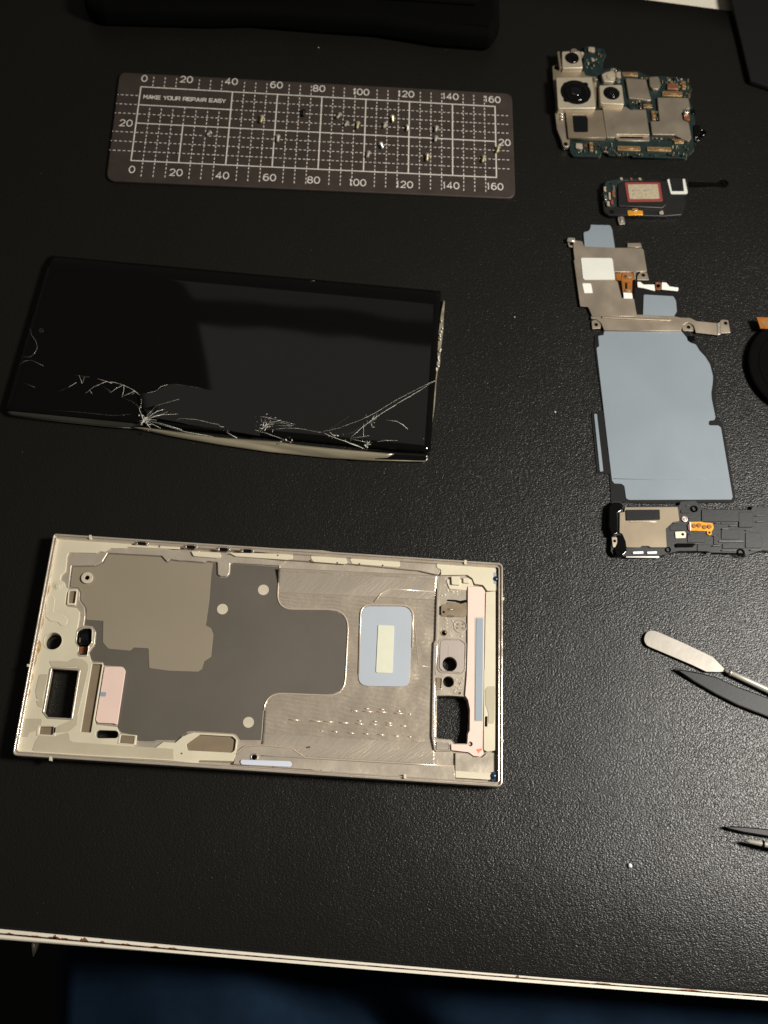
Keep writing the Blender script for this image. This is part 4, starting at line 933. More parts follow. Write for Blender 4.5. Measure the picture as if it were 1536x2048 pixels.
# ================================================================ MAIN CIRCUIT BOARD
c3 = K(1080, 80, 350 / 1536); c4 = K(1180, 330, 300 / 1536); c5 = K(1120, 440, 360 / 1536)
c6 = K(1170, 650, 366 / 1536); c7 = K(1200, 980, 336 / 1536); c8 = K(1260, 1220, 276 / 1536)
bd = thing('circuit_board', 'green phone main board with four camera modules and nickel shield cans', 'circuit board', 1250, 210)
ZB = 1.6
PCB = c3((390, 62, 10), (420, 55), (560, 78, 8), (578, 120, 8), (552, 180, 6), (545, 262), (640, 240), (700, 262), (720, 275), (860, 272), (960, 318), (1080, 318), (1290, 340, 16), (1330, 420, 10), (1308, 520), (1345, 610), (1360, 700), (1345, 900), (1352, 960, 8), (1320, 992, 8), (1292, 1000), (1288, 1036, 8), (815, 1030), (810, 1012), (700, 1020), (600, 1012, 6), (588, 980, 6), (540, 985, 6), (528, 1022, 8), (292, 1018, 8), (264, 985, 6), (258, 870), (180, 860), (130, 620), (120, 300), (380, 250))
slab('board', bd, PCB, 0.5, ZB, 'pcb', bev=0.08)
slab('board_edge', bd, [(p[0], p[1] + 2.6) for p in PCB], 0.2, 0.55, 'pcb_edge')
# carrier metal beside the cameras
slab('camera_bracket', bd, c3((108, 232, 6), (140, 212, 6), (180, 225, 5), (195, 268), (385, 275), (400, 310), (470, 320), (500, 345), (490, 600), (150, 605), (118, 400)), ZB, 3.0, 'shield_dark', bev=0.15)
slab('side_bracket', bd, c3((130, 625, 4), (200, 620, 4), (215, 640), (240, 855), (262, 880), (258, 935, 8), (205, 940, 8), (185, 870), (148, 780)), 0.8, 2.6, 'shield', bev=0.15)
disc('bracket_hole', bd, p1(c3, 226, 912), 4.2, 2.6, 2.66, 'hole_black', n=14)
disc('bracket_hole', bd, p1(c3, 142, 245), 4.2, 3.0, 3.06, 'hole_black', n=14)
for y_ in (640, 662, 684): slab('spring_finger', bd, c3((172, y_), (205, y_), (205, y_ + 12), (172, y_ + 12)), 2.6, 3.1, 'solder', bev=0.1)
# camera modules (thing > module parts)
def camera(q, zt, m='cam_plate'):
    return slab('camera_module', bd, q, ZB, zt, m, bev=0.22, r=3)
cmod = camera(c3((192, 100), (352, 96), (378, 244), (196, 248)), 5.6)
slab('side_plate', bd, c3((150, 102), (172, 98), (188, 246), (170, 238)), ZB, 5.2, 'shield_dark', bev=0.15)
lathe('lens', cmod, p1(c3, 282, 162), [(3.15, 5.6), (3.1, 6.0), (2.8, 6.4), (2.2, 6.45), (1.9, 6.2), (1.2, 6.0), (0, 6.1)], 'black_gloss', smooth=True)
slab('lens_tab', cmod, c3((270, 80, 8), (300, 72, 8), (330, 85, 8), (330, 110), (270, 110)), 5.6, 6.2, 'shield', bev=0.15)
disc('mount_boss', bd, p1(c3, 370, 112), 3.6, ZB, 4.2, 'ceramic', bev=0.2)
big = c3((140, 328), (458, 325), (490, 598), (158, 602))
cmod = camera(big, 6.0)
disc('lens_well', cmod, p1(c3, 314, 458), 30.5, 6.0, 6.06, 'hole_black', n=40)
for a in (45, 135, 225, 315):
    x_, y_ = 314 + 122 * math.cos(math.radians(a)), 458 + 96 * math.sin(math.radians(a))
    disc('well_notch', cmod, p1(c3, x_, y_), 5.5, 6.0, 6.05, 'hole_black', n=12)
lathe('lens', cmod, p1(c3, 314, 455), [(5.3, 6.06), (5.2, 6.3), (4.6, 6.5), (4.0, 6.4), (3.4, 6.3), (2.6, 6.25)], 'black_gloss', smooth=True, n=40)
lathe('lens_glass', cmod, p1(c3, 314, 452), [(2.6, 6.25), (2.2, 6.4), (1.2, 6.55), (0, 6.6)], 'lens_glass', smooth=True)
slab('camera_corner', bd, c3((462, 318, 4), (492, 322, 4), (505, 350), (480, 345)), ZB, 5.0, 'shield', bev=0.15)
cmod = camera(c3((520, 398), (718, 392), (740, 566), (532, 556)), 4.8)
disc('lens_well', cmod, p1(c3, 628, 466), 16.5, 4.8, 4.86, 'hole_black', n=30)
lathe('lens', cmod, p1(c3, 630, 464), [(2.9, 4.86), (2.8, 5.1), (2.4, 5.25), (1.9, 5.15), (1.7, 5.1)], 'black_gloss', smooth=True)
lathe('lens_glass', cmod, p1(c3, 632, 462), [(1.7, 5.1), (1.2, 5.3), (0, 5.4)], 'lens_glass', smooth=True)
wq = c3((284, 656, 4), (398, 656, 6), (418, 690), (420, 806, 3), (296, 808, 5))
per = slab('camera_module', bd, c3((222, 618), (548, 614), (582, 856), (250, 860)), ZB, 3.7, 'shield_dark', [wq], bev=0.2, label='flat periscope camera module with a black square window')
slab('prism_window', per, wq, ZB, 3.62, 'lens_glass')
# shield cans
def shield(q, zt=2.7, m='shield', holes=()): return slab('shield_can', bd, q, ZB, zt, m, holes, bev=0.16, r=2)
shield(c3((548, 585), (755, 585), (795, 612), (930, 610), (962, 828), (958, 832), (675, 828), (655, 856), (586, 856)), 2.9)
slab('shield_lip', bd, c3((672, 836), (695, 834), (905, 842), (962, 842), (962, 885), (692, 884), (662, 864)), ZB, 2.2, 'shield', bev=0.15)
slab('shield_slot', bd, c3((700, 846), (900, 850), (905, 866), (700, 862)), 2.2, 2.26, 'hole_black')
slab('shield_dent', bd, c3((618, 752, 3), (640, 745, 4), (662, 770, 4), (650, 796, 3), (640, 792), (648, 772), (635, 758)), 2.9, 2.96, 'shield_dark', bev=0.02)
shield(c3((752, 335), (930, 345), (950, 430), (978, 528), (945, 532), (882, 518), (782, 510)), 2.8)
shield(c3((958, 325, 6), (1040, 318, 10), (1062, 390, 6), (1045, 432, 10), (990, 430, 8), (965, 398, 4)), 3.0)
shield(c3((1030, 505), (1302, 508), (1318, 600), (1270, 610, 8), (1240, 640, 8), (1252, 700, 8), (1305, 722), (1330, 860, 4), (1308, 888, 4), (1262, 870, 6), (1185, 832, 6), (985, 828), (970, 712), (1050, 712)), 2.8)
for x_, y_ in ((1065, 632), (1110, 618), (1148, 640), (1180, 605), (1162, 520)): disc('shield_pit', bd, p1(c3, x_, y_), 1.7, 2.8, 2.84, 'shield_dark', n=8)
slab('flash_unit', bd, c3((540, 300, 4), (580, 280, 6), (640, 268, 4), (665, 290), (662, 345, 5), (640, 368, 5), (560, 362, 6)), ZB, 3.8, 'cam_plate', bev=0.25)
disc('flash_lens', bd, p1(c3, 620, 318), 7.5, 3.8, 4.1, 'mesh_cream', bev=0.15)
slab('chip', bd, c3((668, 280), (708, 278), (712, 325), (672, 328)), ZB, 2.6, 'ceramic', bev=0.1)
slab('chip', bd, c3((672, 340), (705, 338), (710, 366), (675, 370)), ZB, 2.4, 'solder', bev=0.1)
slab('chip', bd, c3((425, 60, 3), (480, 62, 3), (482, 102), (425, 100)), ZB, 2.4, 'ceramic', bev=0.1)
slab('printed_arrow', bd, c3((452, 150), (490, 178), (458, 190)), ZB, ZB + 0.02, 'ceramic')
disc('mount_ring', bd, p1(c3, 530, 106), 8, ZB, 2.0, 'pcb', hole=5.2, bev=0.1)
def connector(q, m='copper'):
    b_ = slab('connector', bd, q, ZB, 2.3, 'gold', bev=0.1, r=1.5)
    c_ = sum((Vector(p[:2]) for p in q), Vector((0, 0))) / len(q)
    inn = [tuple(c_ + Vector(((p[0] - c_.x) * .86, (p[1] - c_.y) * .56))) for p in q]
    slab('contact_bed', b_, inn, 2.3, 2.34, m)
    i2 = [tuple(c_ + Vector(((p[0] - c_.x) * .8, (p[1] - c_.y) * .22))) for p in q]
    slab('contact_bar', b_, i2, 2.34, 2.55, 'gold', bev=0.08)
connector(c3((680, 928), (880, 932), (886, 970), (682, 966))); connector(c3((938, 936), (1150, 940), (1155, 976), (942, 970)))
connector(c3((1072, 448), (1248, 452), (1252, 492), (1076, 488))); connector(c3((720, 282), (858, 282), (862, 316), (724, 312)))
connector(c3((905, 560), (985, 562), (985, 594), (908, 592))); connector(c3((975, 620), (1012, 620), (1018, 700), (985, 700)))
connector(c3((432, 895), (464, 895), (468, 975), (436, 975))); connector(c3((1240, 360), (1278, 360), (1278, 430), (1246, 430)))
connector(c3((1172, 870), (1265, 872), (1262, 905), (1180, 905)))
disc('sensor_ring', bd, p1(c3, 818, 578), 10, ZB, 2.3, 'pcb', hole=7, bev=0.1); disc('sensor', bd, p1(c3, 818, 578), 6.8, ZB, 2.0, 'pcb', bev=0.1)
slab('chip', bd, c3((315, 905, 2), (372, 908, 2), (375, 952), (318, 952)), ZB, 2.4, 'ceramic', bev=0.1)
disc('screw_ring', bd, p1(c3, 575, 958), 9, ZB, 2.0, 'pcb', hole=5, bev=0.1)
slab('socket', bd, c3((1120, 378, 6), (1165, 368, 8), (1215, 395, 8), (1222, 432, 4), (1115, 430, 4)), ZB, 2.6, 'copper', bev=0.2)
slab('spring_clip', bd, c3((1262, 605, 4), (1310, 600, 5), (1318, 635, 5), (1268, 640, 5)), ZB, 3.4, 'solder', bev=0.2)
slab('coin_slot', bd, c3((1262, 650), (1312, 655), (1318, 705), (1268, 700)), ZB, 2.2, 'copper', bev=0.1)
jk = slab('side_jack', bd, c3((1330, 600, 6), (1362, 605, 6), (1368, 640, 6), (1336, 655, 6)), 0.8, 2.4, 'black_gloss', bev=0.3)
slab('side_jack', bd, c3((1345, 740, 6), (1410, 745, 6), (1400, 850, 6), (1352, 860, 6)), 0.6, 2.2, 'black_gloss', bev=0.3)
disc('jack_ring', bd, p1(c3, 1428, 808), 8.5, 0.6, 1.8, 'black_gloss', hole=4.5, bev=0.3)
slab('side_foot', bd, c3((1350, 862, 4), (1412, 856, 4), (1405, 880, 4), (1358, 882, 4)), 0.4, 1.4, 'black_gloss', bev=0.2)
rng = random.Random(3)
def parts_scatter(n, boxes, ms):
    for k in range(n):
        x0, y0, x1, y1 = rng.choice(boxes); x_, y_ = rng.uniform(x0, x1), rng.uniform(y0, y1)
        w_, h_ = rng.choice(((8, 13), (13, 8), (18, 11), (7, 7), (11, 20), (9, 9)))
        slab('component', bd, c3((x_, y_), (x_ + w_, y_), (x_ + w_, y_ + h_), (x_, y_ + h_)), ZB, ZB + rng.uniform(.35, .8), rng.choice(ms), bev=0.06)
parts_scatter(170, [(300, 880, 420, 1000), (480, 900, 660, 990), (660, 985, 900, 1010), (880, 985, 1280, 1015), (1160, 920, 1300, 990), (985, 845, 1170, 880), (1060, 325, 1300, 360), (1260, 380, 1310, 500), (770, 525, 890, 560), (870, 535, 960, 600), (985, 610, 1030, 700), (880, 318, 950, 335), (1090, 350, 1240, 440), (400, 110, 530, 240), (610, 240, 700, 268)], ['ceramic', 'ceramic', 'solder', 'copper', 'hole_black', 'pcb_edge', 'gold'])

# ================================================================ EARPIECE SPEAKER MODULE
ep = thing('speaker_module', 'small black earpiece module with a red rimmed square and blue circuit end', 'speaker module', 1280, 395)
slab('module_body', ep, c4((150, 180, 10), (210, 150, 10), (560, 155), (700, 150), (770, 160), (790, 130, 6), (1005, 135, 6), (1010, 290), (960, 330), (990, 360, 6), (940, 510, 8), (760, 525), (560, 520), (200, 515), (140, 480, 14), (118, 300, 14)), 0.2, 2.2, 'black_plastic', bev=0.25)
slab('speaker_block', ep, c4((285, 190, 6), (345, 170, 6), (760, 165, 6), (790, 400, 6), (740, 440), (290, 420, 6)), 2.2, 3.0, 'black_plastic', bev=0.25)
slab('red_frame', ep, c4((352, 176, 6), (718, 176, 6), (748, 372, 6), (388, 378, 6)), 3.0, 3.25, 'red_rubber', bev=0.1)
im = slab('speaker_mesh', ep, c4((384, 198, 4), (694, 196, 4), (714, 344, 4), (406, 348, 4)), 3.25, 3.4, 'mesh_cream', bev=0.05)
for a, b in (((435, 252), (525, 268)), ((560, 250), (645, 266))):
    slab('mesh_bar', im, c4((a[0], a[1], 2), (b[0], a[1], 2), (b[0], b[1], 2), (a[0], b[1], 2)), 3.4, 3.55, 'ceramic', bev=0.06)
    slab('mesh_bar', im, c4((a[0] + 8, a[1] + 34, 2), (b[0] + 4, a[1] + 34, 2), (b[0] + 6, b[1] + 42, 2), (a[0] + 12, b[1] + 42, 2)), 3.4, 3.5, 'mesh_cream', bev=0.04)
slab('circuit_end', ep, c4((160, 172, 8), (210, 158, 8), (330, 136), (545, 138), (548, 158), (335, 160), (290, 185), (262, 250), (270, 415, 6), (195, 432, 8), (150, 390, 8), (132, 260, 8)), 2.2, 2.6, 'pcb', [c4((190, 178), (215, 178), (215, 200), (190, 200))], bev=0.08)
rng = random.Random(11)
for x_, y_, w_, h_, m in ((140, 222, 26, 45, 'ceramic'), (232, 208, 22, 60, 'solder'), (190, 280, 20, 70, 'ceramic'), (145, 305, 30, 50, 'solder'), (212, 355, 26, 44, 'red_rubber'), (172, 370, 28, 46, 'ceramic'), (225, 262, 30, 60, 'copper'), (306, 126, 26, 22, 'ceramic'), (408, 128, 24, 22, 'copper'), (496, 130, 26, 20, 'ceramic'), (160, 235, 26, 30, 'pcb')):
    slab('component', ep, c4((x_, y_), (x_ + w_, y_), (x_ + w_ + 3, y_ + h_), (x_ + 3, y_ + h_)), 2.6, 3.2, m, bev=0.1)
slab('flex_contact', ep, c4((382, 465, 4), (425, 462), (432, 446, 5), (488, 446, 5), (495, 462), (540, 468, 4), (545, 510, 4), (388, 516, 4)), 2.2, 2.6, 'flex_gold', bev=0.1)
slab('contact_clip', ep, c4((432, 452), (488, 452), (488, 468), (432, 468)), 2.6, 2.9, 'solder', bev=0.1)
slab('module_chip', ep, c4((708, 478, 3), (745, 462, 3), (758, 500, 3), (712, 502, 3)), 2.2, 2.8, 'ceramic', bev=0.1)
slab('module_chip', ep, c4((700, 398, 3), (740, 400, 3), (740, 418, 3), (700, 418, 3)), 2.2, 2.5, 'copper', bev=0.1)
slab('module_chip', ep, c4((400, 395, 3), (430, 395, 3), (432, 420, 3), (404, 420, 3)), 2.2, 2.6, 'copper', bev=0.1)
slab('contact_tab', ep, c4((290, 498, 4), (342, 494, 4), (352, 560), (362, 602, 4), (300, 610, 4), (285, 560)), 0.6, 1.2, 'shield', bev=0.12)
slab('contact_bump', ep, c4((306, 520, 4), (330, 520, 4), (338, 580, 4), (314, 582, 4)), 1.2, 1.5, 'steel', bev=0.12)
slab('white_frame', ep, c4((790, 148, 3), (812, 142, 3), (838, 268), (962, 268), (948, 142, 3), (972, 142, 3), (1002, 285, 5), (990, 296, 4), (828, 298, 6)), 2.2, 2.5, 'white_pad', bev=0.05)
slab('flex_tail', ep, c4((1005, 170), (1300, 180), (1345, 150, 8), (1400, 150, 8), (1430, 200, 8), (1380, 230, 8), (1300, 215), (1020, 225)), 0.05, 0.4, 'black_rough', bev=0.1)
disc('tail_ring', ep, p1(c4, 1385, 182), 7, 0.4, 0.8, 'black_rough', hole=4, bev=0.1)
disc('module_hole', ep, p1(c4, 225, 480), 4.6, 2.2, 2.26, 'hole_black', n=14)

# ================================================================ CHARGING SHEET ON ITS METAL BRACKET
ch = thing('charging_sheet', 'wide slate blue charging sheet with a nickel bracket and brown flex at its top', 'charging sheet', 1300, 780)
slab('black_film', ch, c6((150, 50), (82, 92, 3), (80, 190), (150, 720), (110, 735), (60, 728, 3), (55, 760), (100, 1240, 3), (205, 1250, 5), (215, 1400), (215, 1482, 4), (560, 1500), (1240, 1490, 4), (1265, 1460, 4), (1160, 830, 4), (1112, 780, 5), (1090, 560), (1105, 450, 10), (1065, 320, 14), (965, 160), (930, 128), (860, 55)), 0.05, 0.35, 'black_film', bev=0.05)
slab('black_film', ch, c5((560, 500), (660, 500), (850, 600), (1005, 620), (1025, 700), (1030, 840), (960, 850), (560, 850)), 0.36, 0.5, 'black_film', bev=0.04)
slab('blue_sheet', ch, c6((165, 30), (800, 40), (850, 100, 8), (885, 148, 8), (930, 162, 10), (962, 215, 8), (1010, 265, 16), (1050, 330, 30), (1075, 430, 30), (1072, 490, 20), (1060, 570, 20), (1064, 620), (1095, 770, 5), (1088, 798, 6), (1045, 802, 10), (1036, 822, 8), (1045, 842, 10), (1120, 842, 6), (1142, 862, 6), (1240, 1440), (1232, 1465, 5), (368, 1468, 6), (345, 1455, 6), (330, 1352, 8), (305, 1332, 8), (245, 1330, 7), (226, 1305, 6), (96, 192, 3), (118, 178, 3), (110, 90, 3), (155, 84)), 0.36, 0.62, 'blue_film', bev=0.06)
tube('sheet_crease', ch, c6((232, 1290), (600, 1299), (1000, 1296), (1205, 1290)), 0.60, 0.00012, 'blue_film')
slab('blue_strip', ch, c6((76, 745, 3), (100, 745, 3), (154, 1225, 3), (126, 1234, 4)), 0.36, 0.6, 'blue_film', bev=0.05)
slab('blue_sheet', ch, c5((262, 40, 3), (428, 44, 6), (445, 80), (470, 245), (212, 245), (200, 105, 4), (245, 92, 6), (258, 70, 6)), 0.3, 0.6, 'blue_film', bev=0.06, label='small blue sheet above the bracket')
slab('blue_sheet', ch, c5((715, 635, 4), (968, 650, 6), (990, 690), (998, 778, 4), (972, 825), (708, 815)), 0.52, 0.78, 'blue_film', bev=0.06, label='small blue sheet right of the bracket')
BR_ = c5((115, 185), (128, 172, 4), (190, 180, 8), (206, 225, 4), (480, 237), (572, 236), (700, 240, 4), (714, 254), (742, 438), (650, 440, 8), (640, 512), (622, 443, 4), (470, 443), (474, 514, 4), (492, 524), (527, 665, 4), (632, 672), (656, 822), (275, 822), (240, 740, 8), (172, 735, 2), (118, 345), (124, 335), (114, 250))
br = slab('bracket_plate', ch, BR_, 0.8, 1.35, 'shield', bev=0.10)
slab('bracket_bar', ch, c5((262, 822.5), (656, 822.5), (656, 806), (970, 820), (1030, 832), (1110, 835, 8), (1165, 862, 8), (1345, 880), (1345, 980, 2), (1160, 962), (1142, 900, 14), (1095, 868, 14), (1045, 895, 12), (1032, 948), (378, 942), (352, 880, 14), (305, 840, 10), (270, 846)), 0.8, 1.35, 'shield', bev=0.10)
slab('bracket_foot', ch, c5((574, 196, 3), (690, 194, 4), (698, 232), (576, 234)), 0.5, 0.8, 'shield', bev=0.12)
slab('stiffener', br, c5((356, 818, 3), (480, 822), (940, 842, 3), (952, 852, 3), (940, 860, 3), (360, 836, 3)), 1.35, 1.85, 'shield', bev=0.22, res=3)
for q, h_ in ((((58, 168, 4), (70, 150, 5), (128, 152, 4), (132, 190), (128, 236, 3), (75, 228, 6)), (97, 204)), (((662, 470, 8), (690, 440, 6), (744, 446, 3), (760, 512, 2), (656, 512, 2)), (711, 470)),
              (((268, 862, 4), (300, 846, 6), (335, 860, 8), (350, 900, 6), (345, 924, 4), (275, 930, 3)), (309, 893)), (((1040, 905, 8), (1062, 880, 8), (1110, 882, 8), (1138, 915, 6), (1138, 948, 2), (1048, 945, 4)), (1097, 914)),
              (((1364, 860, 4), (1385, 848, 4), (1436, 854, 3), (1456, 962, 2), (1372, 968, 3)), (1414, 880))):
    tb = slab('screw_tab', ch, c5(*q), 0.5, 0.95, 'shield', bev=0.14)
    disc('tab_hole', tb, p1(c5, *h_), 3.8, 0.95, 0.99, 'hole_black', n=16)
slab('bracket_step', ch, c5((1342, 878), (1366, 868), (1372, 972), (1342, 985)), 0.8, 1.6, 'steel', bev=0.2)
slab('bent_lip', ch, c5((60, 160, 4), (75, 146, 4), (128, 150, 3), (130, 180), (62, 184)), 0.95, 2.0, 'steel', bev=0.3, res=2)
slab('white_pad', br, c5((178, 322, 4), (440, 324, 6), (450, 340), (470, 508, 2), (210, 510, 6), (196, 495)), 1.35, 1.55, 'white_pad', bev=0.05)
slab('white_label', br, c5((190, 540, 2), (265, 540, 5), (280, 622, 2), (208, 624, 3)), 1.35, 1.48, 'white_glossy', bev=0.04)
fx = slab('flex_cable', ch, c5((474, 455, 3), (535, 448), (612, 446, 8), (632, 470, 6), (635, 500), (618, 516, 5), (614, 616), (536, 616), (524, 516, 3), (480, 512, 3)), 0.55, 1.1, 'flex', bev=0.06)
slab('flex_fold', fx, c5((530, 446), (540, 446), (534, 514), (526, 514)), 1.1, 1.3, 'flex', bev=0.08)
for q, m in (((552, 465, 610, 492), 'shield'), ((560, 540, 575, 585), 'hole_black'), ((560, 530, 600, 538), 'copper'), ((555, 590, 600, 606), 'shield'), ((556, 468, 570, 490), 'copper')):
    slab('flex_component', fx, c5((q[0], q[1]), (q[2], q[1]), (q[2], q[3]), (q[0], q[3])), 1.1, 1.4, m, bev=0.08)
slab('flex_end', ch, c5((540, 618), (614, 622), (622, 670, 2), (545, 670, 2)), 0.9, 1.4, 'white_glossy', bev=0.06)
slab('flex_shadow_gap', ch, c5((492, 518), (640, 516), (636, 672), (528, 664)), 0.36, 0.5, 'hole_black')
wb = slab('white_bracket', ch, c5((660, 526, 2), (688, 528, 5), (712, 550, 5), (806, 550), (812, 602), (716, 580, 6), (662, 572, 3)), 0.8, 1.3, 'white_glossy', bev=0.1)
slab('white_bracket', ch, c5((868, 530, 3), (908, 534, 5), (935, 566, 6), (1012, 576, 3), (1008, 606, 3), (868, 594)), 0.8, 1.3, 'white_glossy', bev=0.1)
slab('bracket_joint', ch, c5((812, 526, 6), (862, 530, 6), (866, 594, 5), (816, 598, 5)), 0.8, 1.2, 'copper', [[at(*q, 1.2) for q in rounded(c5((822, 545, 3), (852, 545, 3), (852, 575, 3), (822, 575, 3)), 0)]], bev=0.1)
lathe('screw_cap', ch, p1(c6, 892, 122), [(1.6, 0.35), (1.6, 1.0), (1.1, 1.3), (0, 1.3)], 'black_gloss', n=20)

# ================================================================ LOUDSPEAKER MODULE
ls = thing('loudspeaker_module', 'black loudspeaker housing with a tan metal plate and four gold contacts', 'speaker module', 1370, 1060)
slab('housing', ls, c7((75, 160, 14), (110, 100, 14), (195, 100, 14), (225, 150, 6), (720, 140), (735, 100, 4), (870, 92, 6), (905, 120, 6), (920, 168), (1380, 178), (1395, 130, 6), (1440, 150), (1640, 160), (1640, 560), (1480, 555), (1340, 600, 10), (1290, 580, 8), (1000, 575), (960, 560), (720, 560), (600, 590), (560, 604), (240, 608), (120, 598, 14), (95, 560, 10), (100, 430), (72, 330)), 0.1, 2.0, 'black_plastic', bev=0.25)
slab('speaker_plate', ls, c7((180, 205), (222, 200), (228, 156), (712, 154, 6), (728, 285, 5), (665, 294), (602, 354, 3), (612, 525, 4), (465, 526), (440, 512, 4), (380, 512, 4), (366, 526), (240, 525, 4), (232, 470), (205, 405), (178, 390)), 2.0, 2.7, 'shield_dark', bev=0.12)
slab('dark_pad', ls, c7((236, 180, 3), (546, 178, 3), (550, 270, 3), (240, 278, 3)), 2.72, 3.1, 'tool_plastic', bev=0.1)
slab('plate_slit', ls, c7((275, 284), (520, 280), (520, 290), (278, 294)), 2.7, 2.95, 'steel', bev=0.06)
slab('rubber_seal', ls, c7((85, 150, 14), (120, 108, 14), (190, 110, 16), (215, 140, 10), (205, 190, 10), (165, 210), (165, 400, 8), (110, 425, 8), (78, 330)), 2.0, 3.4, 'black_gloss', bev=0.5, res=3)
slab('rubber_seal', ls, c7((165, 400, 8), (205, 420, 8), (238, 520, 8), (250, 560, 6), (210, 600, 8), (150, 600, 8), (130, 550, 8), (165, 480)), 2.0, 3.0, 'black_gloss', bev=0.35, res=3)
tb = slab('metal_tab', ls, c7((106, 432, 4), (155, 428, 4), (160, 470), (150, 520, 5), (118, 528, 5)), 2.0, 2.5, 'shield', bev=0.1); disc('tab_hole', tb, p1(c7, 134, 466), 3.0, 2.5, 2.54, 'hole_black', n=14)
disc('screw_boss', ls, p1(c7, 177, 566), 7.5, 3.0, 3.2, 'black_gloss', hole=4, bev=0.15)
disc('screw_boss', ls, p1(c7, 865, 170), 7, 2.0, 2.6, 'black_gloss', hole=4, bev=0.2)
disc('screw_boss', ls, p1(c7, 625, 545), 6, 2.0, 2.4, 'black_gloss', hole=3.4, bev=0.15)
disc('screw_boss', ls, p1(c7, 1290, 570), 8, 2.0, 2.4, 'black_gloss', hole=4.5, bev=0.15)
lathe('silver_rivet', ls, p1(c7, 771, 268), [(1.15, 2.0), (1.15, 2.5), (.8, 2.55), (.45, 2.4), (.4, 2.7), (0, 2.75)], 'mauve', n=24)
for x0, x1 in ((300, 398), (430, 522)): slab('white_bar', ls, c7((x0, 562, 3), (x1, 558, 3), (x1, 582, 3), (x0, 584, 3)), 2.0, 2.5, 'white_glossy', bev=0.12)
slab('front_strip', ls, c7((238, 604), (540, 602), (545, 616), (240, 618)), 1.0, 1.9, 'white_glossy', bev=0.2)
gp = slab('gold_plate', ls, c7((826, 290, 4), (930, 288, 4), (950, 296), (1030, 300, 6), (1042, 345, 6), (1025, 378, 5), (832, 372, 4)), 2.0, 2.6, 'flex_gold', bev=0.12)
for x_, y_ in ((862, 326), (908, 322), (958, 338), (1003, 334)): disc('gold_contact', gp, p1(c7, x_, y_), 4.6, 2.6, 2.95, 'flex', bev=0.1, n=20)
slab('gold_edge', gp, c7((818, 292), (830, 290), (834, 372), (822, 370)), 2.3, 2.8, 'white_glossy', bev=0.08)
disc('gold_ring', ls, p1(c7, 1000, 390), 5.2, 2.0, 2.5, 'flex_gold', hole=2.2, bev=0.1, n=20)
slab('red_seal', ls, c7((800, 312, 3), (818, 306, 3), (822, 366, 3), (806, 368, 3)), 2.0, 2.5, 'red_rubber', bev=0.1)
cp = slab('cream_plate', ls, c7((685, 380, 3), (775, 376, 5), (788, 395), (785, 438, 4), (692, 442, 3)), 2.0, 2.4, 'cam_plate', bev=0.08); disc('plate_hole', cp, p1(c7, 757, 405), 2.9, 2.4, 2.44, 'hole_black', n=14)
slab('black_bar', ls, c7((692, 486, 4), (862, 486, 5), (866, 520, 5), (696, 522, 4)), 2.0, 2.8, 'black_gloss', bev=0.25, res=2)
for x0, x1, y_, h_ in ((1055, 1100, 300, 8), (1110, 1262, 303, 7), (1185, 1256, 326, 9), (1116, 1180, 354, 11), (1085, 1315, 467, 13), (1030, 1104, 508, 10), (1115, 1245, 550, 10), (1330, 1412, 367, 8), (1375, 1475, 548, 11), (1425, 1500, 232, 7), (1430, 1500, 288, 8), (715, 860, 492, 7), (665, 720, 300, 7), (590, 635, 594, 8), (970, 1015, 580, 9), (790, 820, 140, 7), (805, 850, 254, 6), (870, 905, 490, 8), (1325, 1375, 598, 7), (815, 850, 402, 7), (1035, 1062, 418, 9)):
    slab('glint_rib', ls, c7((x0, y_ - h_ / 2, 1), (x1, y_ - h_ / 2, 1), (x1, y_ + h_ / 2, 1), (x0, y_ + h_ / 2, 1)), 2.0, 2.75, 'glint', bev=0.14, res=2)  # lighter grey ribs stand in for glints on the black plastic
for q, z in (((930, 180, 1380, 290), 2.4), ((1110, 360, 1270, 450), 2.3), ((1120, 490, 1320, 535), 2.35), ((1330, 390, 1480, 530), 2.3), ((740, 180, 830, 210), 2.3), ((640, 320, 790, 370), 2.2), ((800, 390, 960, 480), 2.25), ((890, 500, 1010, 560), 2.3), ((1040, 410, 1090, 500), 2.3), ((1270, 200, 1400, 340), 2.5)):
    slab('moulded_block', ls, c7((q[0], q[1], 3), (q[2], q[1], 3), (q[2], q[3], 3), (q[0], q[3], 3)), 1.9, z, 'black_plastic', bev=0.12)

# ================================================================ TOOLS
sp_t = thing('metal_spatula', 'flat steel prying spatula with a rounded blade and round handle', 'spatula', 1370, 1300)
slab('blade', sp_t, c8((158, 310), (166, 280), (184, 250), (208, 233), (238, 226), (275, 230), (320, 245), (600, 366), (920, 518, 10), (1065, 665, 3), (1052, 686, 3), (990, 692), (850, 688, 8), (690, 612), (215, 410), (185, 392), (165, 362), (157, 336)), 1.0, 1.5, 'blade', bev=0.14, res=2)
a_ = [at(*p1(c8, x, y), 1.6) for x, y in ((1052, 672), (1105, 698), (1125, 705), (1300, 785), (1536, 895), (2300, 1250))]
tube_w('handle', sp_t, a_, [0.0006, 0.00068, 0.00098, 0.0011, 0.0012, 0.0013], 'screw_steel', n=20)
tube_w('collar', sp_t, [at(*p1(c8, x, y), 1.6) for x, y in ((1096, 692), (1112, 700), (1130, 708))], [0.0009, 0.00115, 0.00105], 'steel', n=20)
pt = thing('plastic_spudger', 'black plastic spudger with a long pointed tip beside the steel spatula', 'spudger', 1480, 1380)
bl_ = c8((480, 650, 2), (620, 668), (800, 702), (960, 742), (1200, 852), (1536, 972), (2000, 1160), (2000, 1420), (1536, 1192), (1200, 1062), (960, 942), (700, 790))
slab('spudger_blade', pt, bl_, 0.3, 1.6, 'tool_plastic', bev=0.5, res=3)
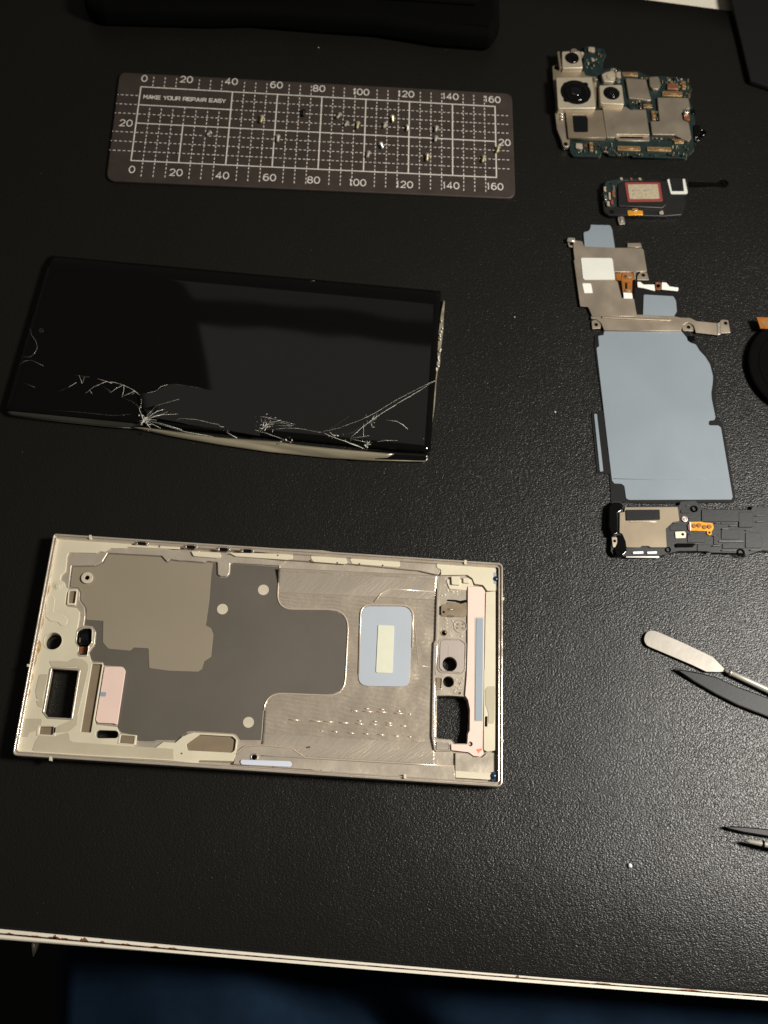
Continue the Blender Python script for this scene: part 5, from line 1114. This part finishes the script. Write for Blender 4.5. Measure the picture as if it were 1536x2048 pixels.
tube('edge_ridge', pt, c8((560, 700), (720, 796), (960, 936), (1200, 1056), (1536, 1186), (2000, 1412)), 1.15, 0.00042, 'tool_plastic')
tw = thing('tweezers', 'steel tweezers poking in from the right edge with their shadow built as a dark slab', 'tweezers', 1515, 1685)
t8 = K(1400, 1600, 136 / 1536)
tube_w('steel_arm', tw, [at(*p1(t8, x, y), z) for x, y, z in ((985, 915, 3.0), (1120, 940, 3.2), (1400, 990, 3.6), (1700, 1045, 4.0), (2600, 1185, 5.0))], [0.0002, 0.00075, 0.00098, 0.0011, 0.0013], 'screw_steel', n=16)
slab('shadow_arm', tw, t8((515, 598), (700, 592), (1000, 600), (1536, 655), (2600, 800), (2600, 1010), (1536, 830), (1000, 742), (700, 672)), 0.4, 2.2, 'tool_plastic', bev=0.45, res=3)  # dark slab stands in for the shadow cast by the steel arm
tube_w('band', tw, [at(*p1(t8, x, y), z) for x, y, z in ((1405, 992, 3.6), (1445, 999, 3.65))], 0.00125, 'black_steel', n=16)

# ================================================================ CRUMBS
def crumb(px, py, r_, label, m='crumb'):
    bm = bmesh.new(); bmesh.ops.create_icosphere(bm, subdivisions=2, radius=r_ * MM)
    for v in bm.verts: v.co = v.co * random.uniform(.75, 1.2); v.co.z *= .7
    me = bpy.data.meshes.new('crumb'); bm.to_mesh(me); bm.free()
    o = finish('crumb', me, m, None, at(px, py, r_ * .6), True)
    tag(o, label, 'crumb', 'crumbs on the desk mat')
crumb(1260, 1731, .75, 'white crumb alone on the mat above the lower right table edge', 'white_glossy')
crumb(1110, 824, .45, 'pale crumb on the mat between the screen and the blue sheet')
crumb(1029, 634, .33, 'faint crumb on the mat right of the upper screen corner')
crumb(637, 95, .33, 'tiny crumb on the mat above the sorting mat')
bm = bmesh.new(); rng = random.Random(5)
for k in range(150):
    p = at(rng.uniform(0, 1536), rng.uniform(80, 1850), 0.1); r_ = rng.uniform(.05, .13) * MM
    d = bmesh.ops.create_icosphere(bm, subdivisions=1, radius=r_ * .6, matrix=Matrix.Translation(p))
me = bpy.data.meshes.new('dust'); bm.to_mesh(me); bm.free()
d = finish('dust', me, 'crumb', None, Vector((0, 0, 0)), kind='stuff'); d['label'] = 'fine pale dust specks scattered over the black desk mat'; d['category'] = 'dust'
